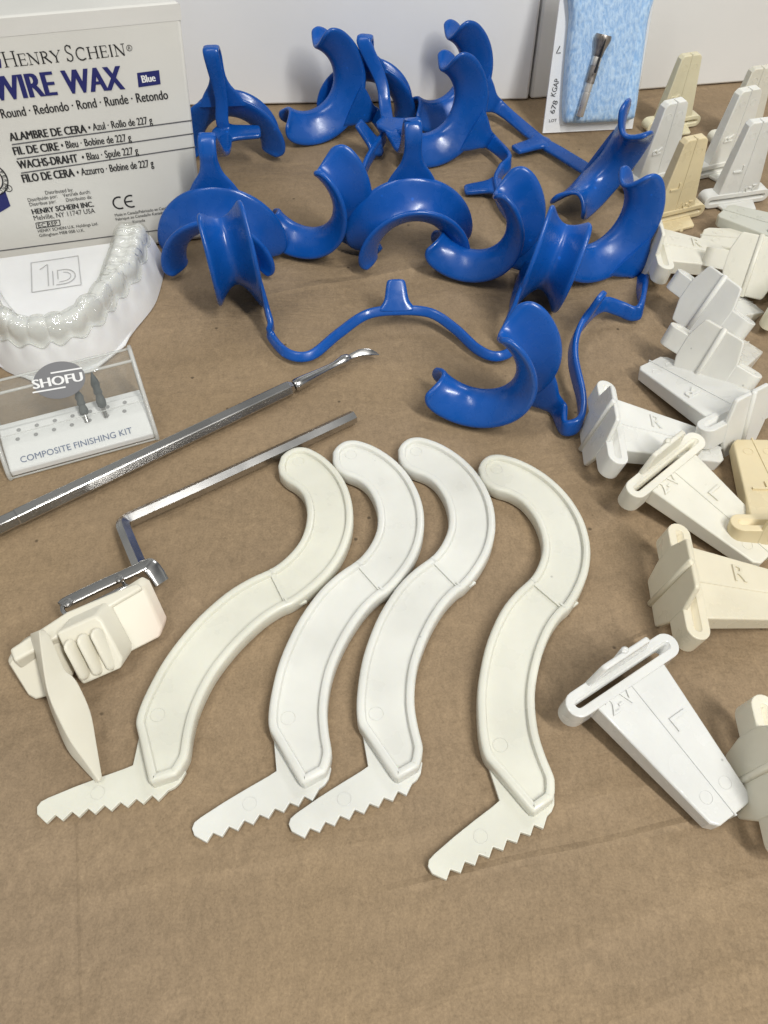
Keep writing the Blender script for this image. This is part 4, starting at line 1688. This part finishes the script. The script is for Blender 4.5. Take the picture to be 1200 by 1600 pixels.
# pair with their grooves to the viewer
retractor('blue cheek retractor with two cups seen edge-on, grooves to the front, low band between',
          pose(354, 381, 2.45, (.96, .27, .06), (.2, -.8, -.45)), pose(866, 390, 2.4, (-.95, .24, .20), (-.2, -.8, -.45)),
          [(424, 526, .4, (0, .6, .8)), (450, 553, .35, (0, .6, .8)), (486, 555, .35, (0, .6, .8)), (528, 522, .5, (0, .6, .8)), (572, 492, .7, (0, .6, .8)), (620, 485, .8, (0, .6, .8)),
           (672, 489, .7, (0, .6, .8)), (710, 513, .5, (0, .6, .8)), (745, 545, .35, (0, .6, .8)), (775, 557, .35, (0, .6, .8)), (800, 545, .4, (0, .6, .8))],
          5, (0, .7, .8), 1.2, .05, None, .40)

# ================================================================== BITE BLOCKS
BMESH = {}


def block_meshes():
    # slotted bar
    mb = MB()
    hl, hr, hz = 1.93, .36, .40

    def stad(hx, r, N=10):
        out = []
        for i in range(N + 1):
            a = -math.pi / 2 + math.pi * i / N
            out.append((hx - r + r * math.cos(a), r * math.sin(a)))
        for i in range(N + 1):
            a = math.pi / 2 + math.pi * i / N
            out.append((-(hx - r) + r * math.cos(a), r * math.sin(a)))
        return out

    o, i_ = stad(hl, hr), stad(1.68, .11)
    rows = []
    for pts, z in ((i_, -hz + .03), (i_, -hz), (o, -hz), (o, hz), (i_, hz), (i_, hz - .03)):
        rows.append([(x, y, z) for x, y in pts])
    mb.grid(rows, close_u=True, close_v=True)
    BMESH['bar'] = mb.mesh('slot_bar', smooth=40)
    # wedge
    mb = MB()
    out = [(-1.2, .30), (-.70, 4.0), (-.52, 4.18), (.52, 4.18), (.70, 4.0), (1.2, .30)]

    def zt(y):
        return .34 - .02 * y

    vs = [(x, y, zt(y)) for x, y in out] + [(x * 1.03, y, -.30 + .02 * y) for x, y in out]
    n = len(out)
    mb.add(vs, [tuple(range(n)), tuple(reversed(range(n, 2 * n)))] + [(k, (k + 1) % n, n + (k + 1) % n, n + k) for k in range(n)])
    BMESH['wedge'] = mb.mesh('bite_wedge', smooth=30)
    mb = MB()
    vs = []
    for y in (.36, 4.22):
        z = zt(min(y, 4.18))
        vs += [(-.035, y, z - .02), (-.02, y, z + .03), (.02, y, z + .03), (.035, y, z - .02)]
    mb.add(vs, [(0, 1, 5, 4), (1, 2, 6, 5), (2, 3, 7, 6), (4, 5, 6, 7), (3, 2, 1, 0)])
    mb.box((0, 4.19, .10), (.03, 0, 0), (0, .025, 0), (0, 0, .17))
    BMESH['rib'] = mb.mesh('centre_rib', smooth=30)
    # letters stand proud of the wedge face
    Rr, Uu = np.array([0, 1.0, -.02]), np.array([-1.0, 0, 0])
    for key in ('L', 'R'):
        mb = MB()
        y0 = 1.55
        write(mb, key, np.array([-.22, y0, zt(y0) - .015]), nrm(Rr), Uu, .38, .56, 0, np.array([0, 0, .075]))
        if key == 'L':
            write(mb, '2-V', np.array([.98, .72, zt(.72) - .015]), np.array([-1.0, 0, 0]), nrm([0, -1.0, .02]), .84, .46, .0, np.array([0, 0, .07]))
        for x in (-.34, .34):
            rings = []
            for a in np.linspace(0, 6.2832, 21)[:-1]:
                dv = np.array([math.cos(a), math.sin(a), 0])
                rings.append([np.array([x, 3.5, zt(3.5)]) + dv * r_ + [0, 0, zz] for r_, zz in ((.155, -.01), (.165, .012), (.175, -.01))])
            mb.grid(rings, close_u=True)
        BMESH[key] = mb.mesh('embossed_letter', smooth=30)
    # cross plate
    mb = MB()
    pl = [(-.80, -1.22), (.80, -1.22), (1.06, -.40), (1.06, .40), (.80, 1.22), (-.80, 1.22), (-1.06, .40), (-1.06, -.40)]
    P = []
    k = len(pl)
    for i in range(k):                                  # round the corners a little
        a, b, c = (np.array(pl[j % k], float) for j in (i - 1, i, i + 1))
        for f in (0, .5, 1):
            q0, q1 = b + nrm(a - b) * .09, b + nrm(c - b) * .09
            P.append((1 - f) ** 2 * q0 + 2 * f * (1 - f) * b + f * f * q1)
    mb.prism([np.array([q[0], -.21, q[1]]) for q in P], np.array([0, -.165, 0]))
    BMESH['plate'] = mb.mesh('cross_plate', smooth=30)
    mb = MB()
    rings = []
    for z, r in ((-1.27, .05), (-1.24, .10), (1.24, .10), (1.27, .05)):
        rings.append([(.11 * r / .1 * math.cos(2 * math.pi * q / 14), -.37 + r * math.sin(2 * math.pi * q / 14), z) for q in range(14)])
    mb.tube(rings)
    BMESH['ridge'] = mb.mesh('plate_ridge', smooth=60)


block_meshes()
WHITE, CREAM, YELLOW, GREYW = (.74, .735, .695), (.74, .68, .53), (.71, .60, .38), (.58, .58, .51)
OFFW = (.74, .715, .62)


def block(label, col, letter, origin, x, y, s=1.0, glossy=False):
    x, y = nrm(x), np.asarray(y, float)
    y = nrm(y - x * (y @ x))
    z = np.cross(x, y)
    t = thing('bite_block', label, 'bite block', (0, 0, 0), 'slotted bite blocks scattered on the right')
    m = M_GLOSSY if glossy else M_IVORY

    def pp(name, key, par, bev):
        o = D.objects.new(name, BMESH[key])
        if not BMESH[key].materials:
            BMESH[key].materials.append(M_IVORY)
        COL.objects.link(o)
        o.parent = par
        o.color = (*col, 1)
        if glossy:
            o.material_slots[0].link = 'OBJECT'
            o.material_slots[0].material = m
        if bev:
            b = o.modifiers.new('bevel', 'BEVEL')
            b.width = bev * S
            b.segments = 3
            b.limit_method = 'ANGLE'
            b.angle_limit = math.radians(38)
        return o

    pp('slot_bar', 'bar', t, .06)
    w = pp('bite_wedge', 'wedge', t, .05)
    pp('centre_rib', 'rib', w, 0)
    pp('embossed_letter', letter, w, 0)
    pl = pp('cross_plate', 'plate', t, .05)
    pp('plate_ridge', 'ridge', pl, 0)
    frame(t, origin, x, y, z, s)
    return t


def lying(label, col, letter, b1, b2, tip, s=1.0, glossy=False):
    B1, B2, T = at(*b1), at(*b2), at(*tip)
    c = (B1 + B2) / 2
    x = B2 - B1
    y = T - c
    if np.cross(x, y)[2] < 0:
        x = -x
    return block(label, col, letter, c, x, y, s, glossy)


def plate_view(label, col, letter, b1, b2, r0, r1, s=1.0):
    """bar ends and ridge ends given; wedge points away from the viewer"""
    B1, B2, Q0, Q1 = at(*b1), at(*b2), at(*r0), at(*r1)
    c = (B1 + B2) / 2
    x = nrm(B2 - B1)
    if len(r1) == 2:                                  # lean back until the ridge has its true length
        best = min(np.arange(.3, 2.6, .02), key=lambda h: abs(np.linalg.norm(at(*r1, h) - Q0) - 2.45 * s) + .02 * h)
        Q1 = at(*r1, best)
    z = Q1 - Q0
    z = nrm(z - x * (z @ x))
    y = np.cross(z, x)
    if y @ (c - C0) < 0:
        y = -y
        x = -x
    return block(label, col, letter, c, x, y, s)


def standing(label, col, letter, u, v, yaw, s=.83, lean=(.13, 0)):
    g = at(u, v)
    a = math.radians(yaw)
    x = np.array([math.cos(a), math.sin(a), 0])
    y = np.array([lean[0], lean[1], 1.0])
    return block(label, col, letter, g + np.array([0, 0, .42 * s]), x, y, s)


standing('pale yellow bite block standing upright, rearmost, before the greyish carton', (.76, .70, .50), 'R', 1046, 200, 18)
standing('white bite block standing upright with raised R, partly behind the blue retractor', WHITE, 'R', 1016, 288, 24, .9)
standing('deep yellow bite block standing upright with raised L, front left of the standing group', YELLOW, 'L', 1044, 343, 22, .87)
standing('white bite block standing upright with two round marks near its top', (.79, .78, .72), 'R', 1124, 268, 22, .9)
standing('white bite block standing upright with raised L, in front of the round-marked one', WHITE, 'L', 1142, 316, 14, .87)
standing('cream white bite block standing upright at the far right edge behind the others', OFFW, 'R', 1150, 222, 12)

lying('greyish bite block lying with its narrow end pointing left at the right edge', GREYW, 'R', (1240, 412, 1.1), (1300, 352, 1.1), (1126, 346, .85))
lying('white bite block lying half behind the blue retractor, wedge pointing right', OFFW, 'R', (1016, 352, 1.0), (1036, 430, .9), (1156, 420, .4))
lying('white bite block mostly hidden behind the wide plate at the right edge', OFFW, 'L', (1262, 362, 1.0), (1245, 425, 1.0), (1126, 382, .55))
plate_view('white bite block showing its wide cross plate at the right edge, under the greyish one', OFFW, 'R',
           (1088, 398, 1.1), (1262, 436, 1.1), (1150, 462, .1), (1188, 386, 1.75))
plate_view('white bite block showing its whole cross plate, between two other plates', WHITE, 'R',
           (1058, 438, 1.5), (1162, 516, 1.2), (1074, 514, .15), (1134, 440, 2.15))
plate_view('white bite block with tilted cross plate, lowest of the three plates facing out', (.74, .725, .665), 'L',
           (1036, 515, 1.4), (1186, 608, 1.1), (1088, 602, .15), (1138, 532, 1.95))
lying('white bite block with raised R, wedge pointing left, cross plate at right edge', WHITE, 'R', (1100, 680, 1.0), (1205, 624, 1.0), (1024, 590, .42))
lying('white bite block lying right of the front retractor cup, plate facing left', WHITE, 'R', (936, 594, 1.25), (962, 752, 1.05), (1068, 690, .42))
lying('off-white bite block lying diagonally with raised L and slot across its upper end', OFFW, 'L', (978, 782, 1.0), (1088, 692, 1.0), (1160, 868, .42))
lying('yellow bite block at the right edge with its slot bar nearest the viewer', YELLOW, 'L', (1166, 830, .8), (1300, 832, .8), (1176, 720, .5))
lying('cream bite block lying with cross plate facing left and wedge running to right edge', CREAM, 'R', (1052, 845, 1.25), (1080, 990, 1.0), (1240, 945, .4))
lying('glossy white bite block marked 2-V and L lying alone at the front right', (.72, .72, .695), 'L', (886, 1116, 1.0), (1044, 1010, 1.0), (1114, 1262, .42), 1.0, True)
lying('ivory bite block cut by the right edge at the bottom, cross plate facing left', (.79, .75, .62), 'R', (1184, 1126, 1.25), (1226, 1300, 1.0), (1400, 1240, .4))
lying('ivory bite block whose slotted bar end just enters at the right edge', (.78, .74, .58), 'L', (1190, 512, .8), (1280, 430, .8), (1330, 560, .4))
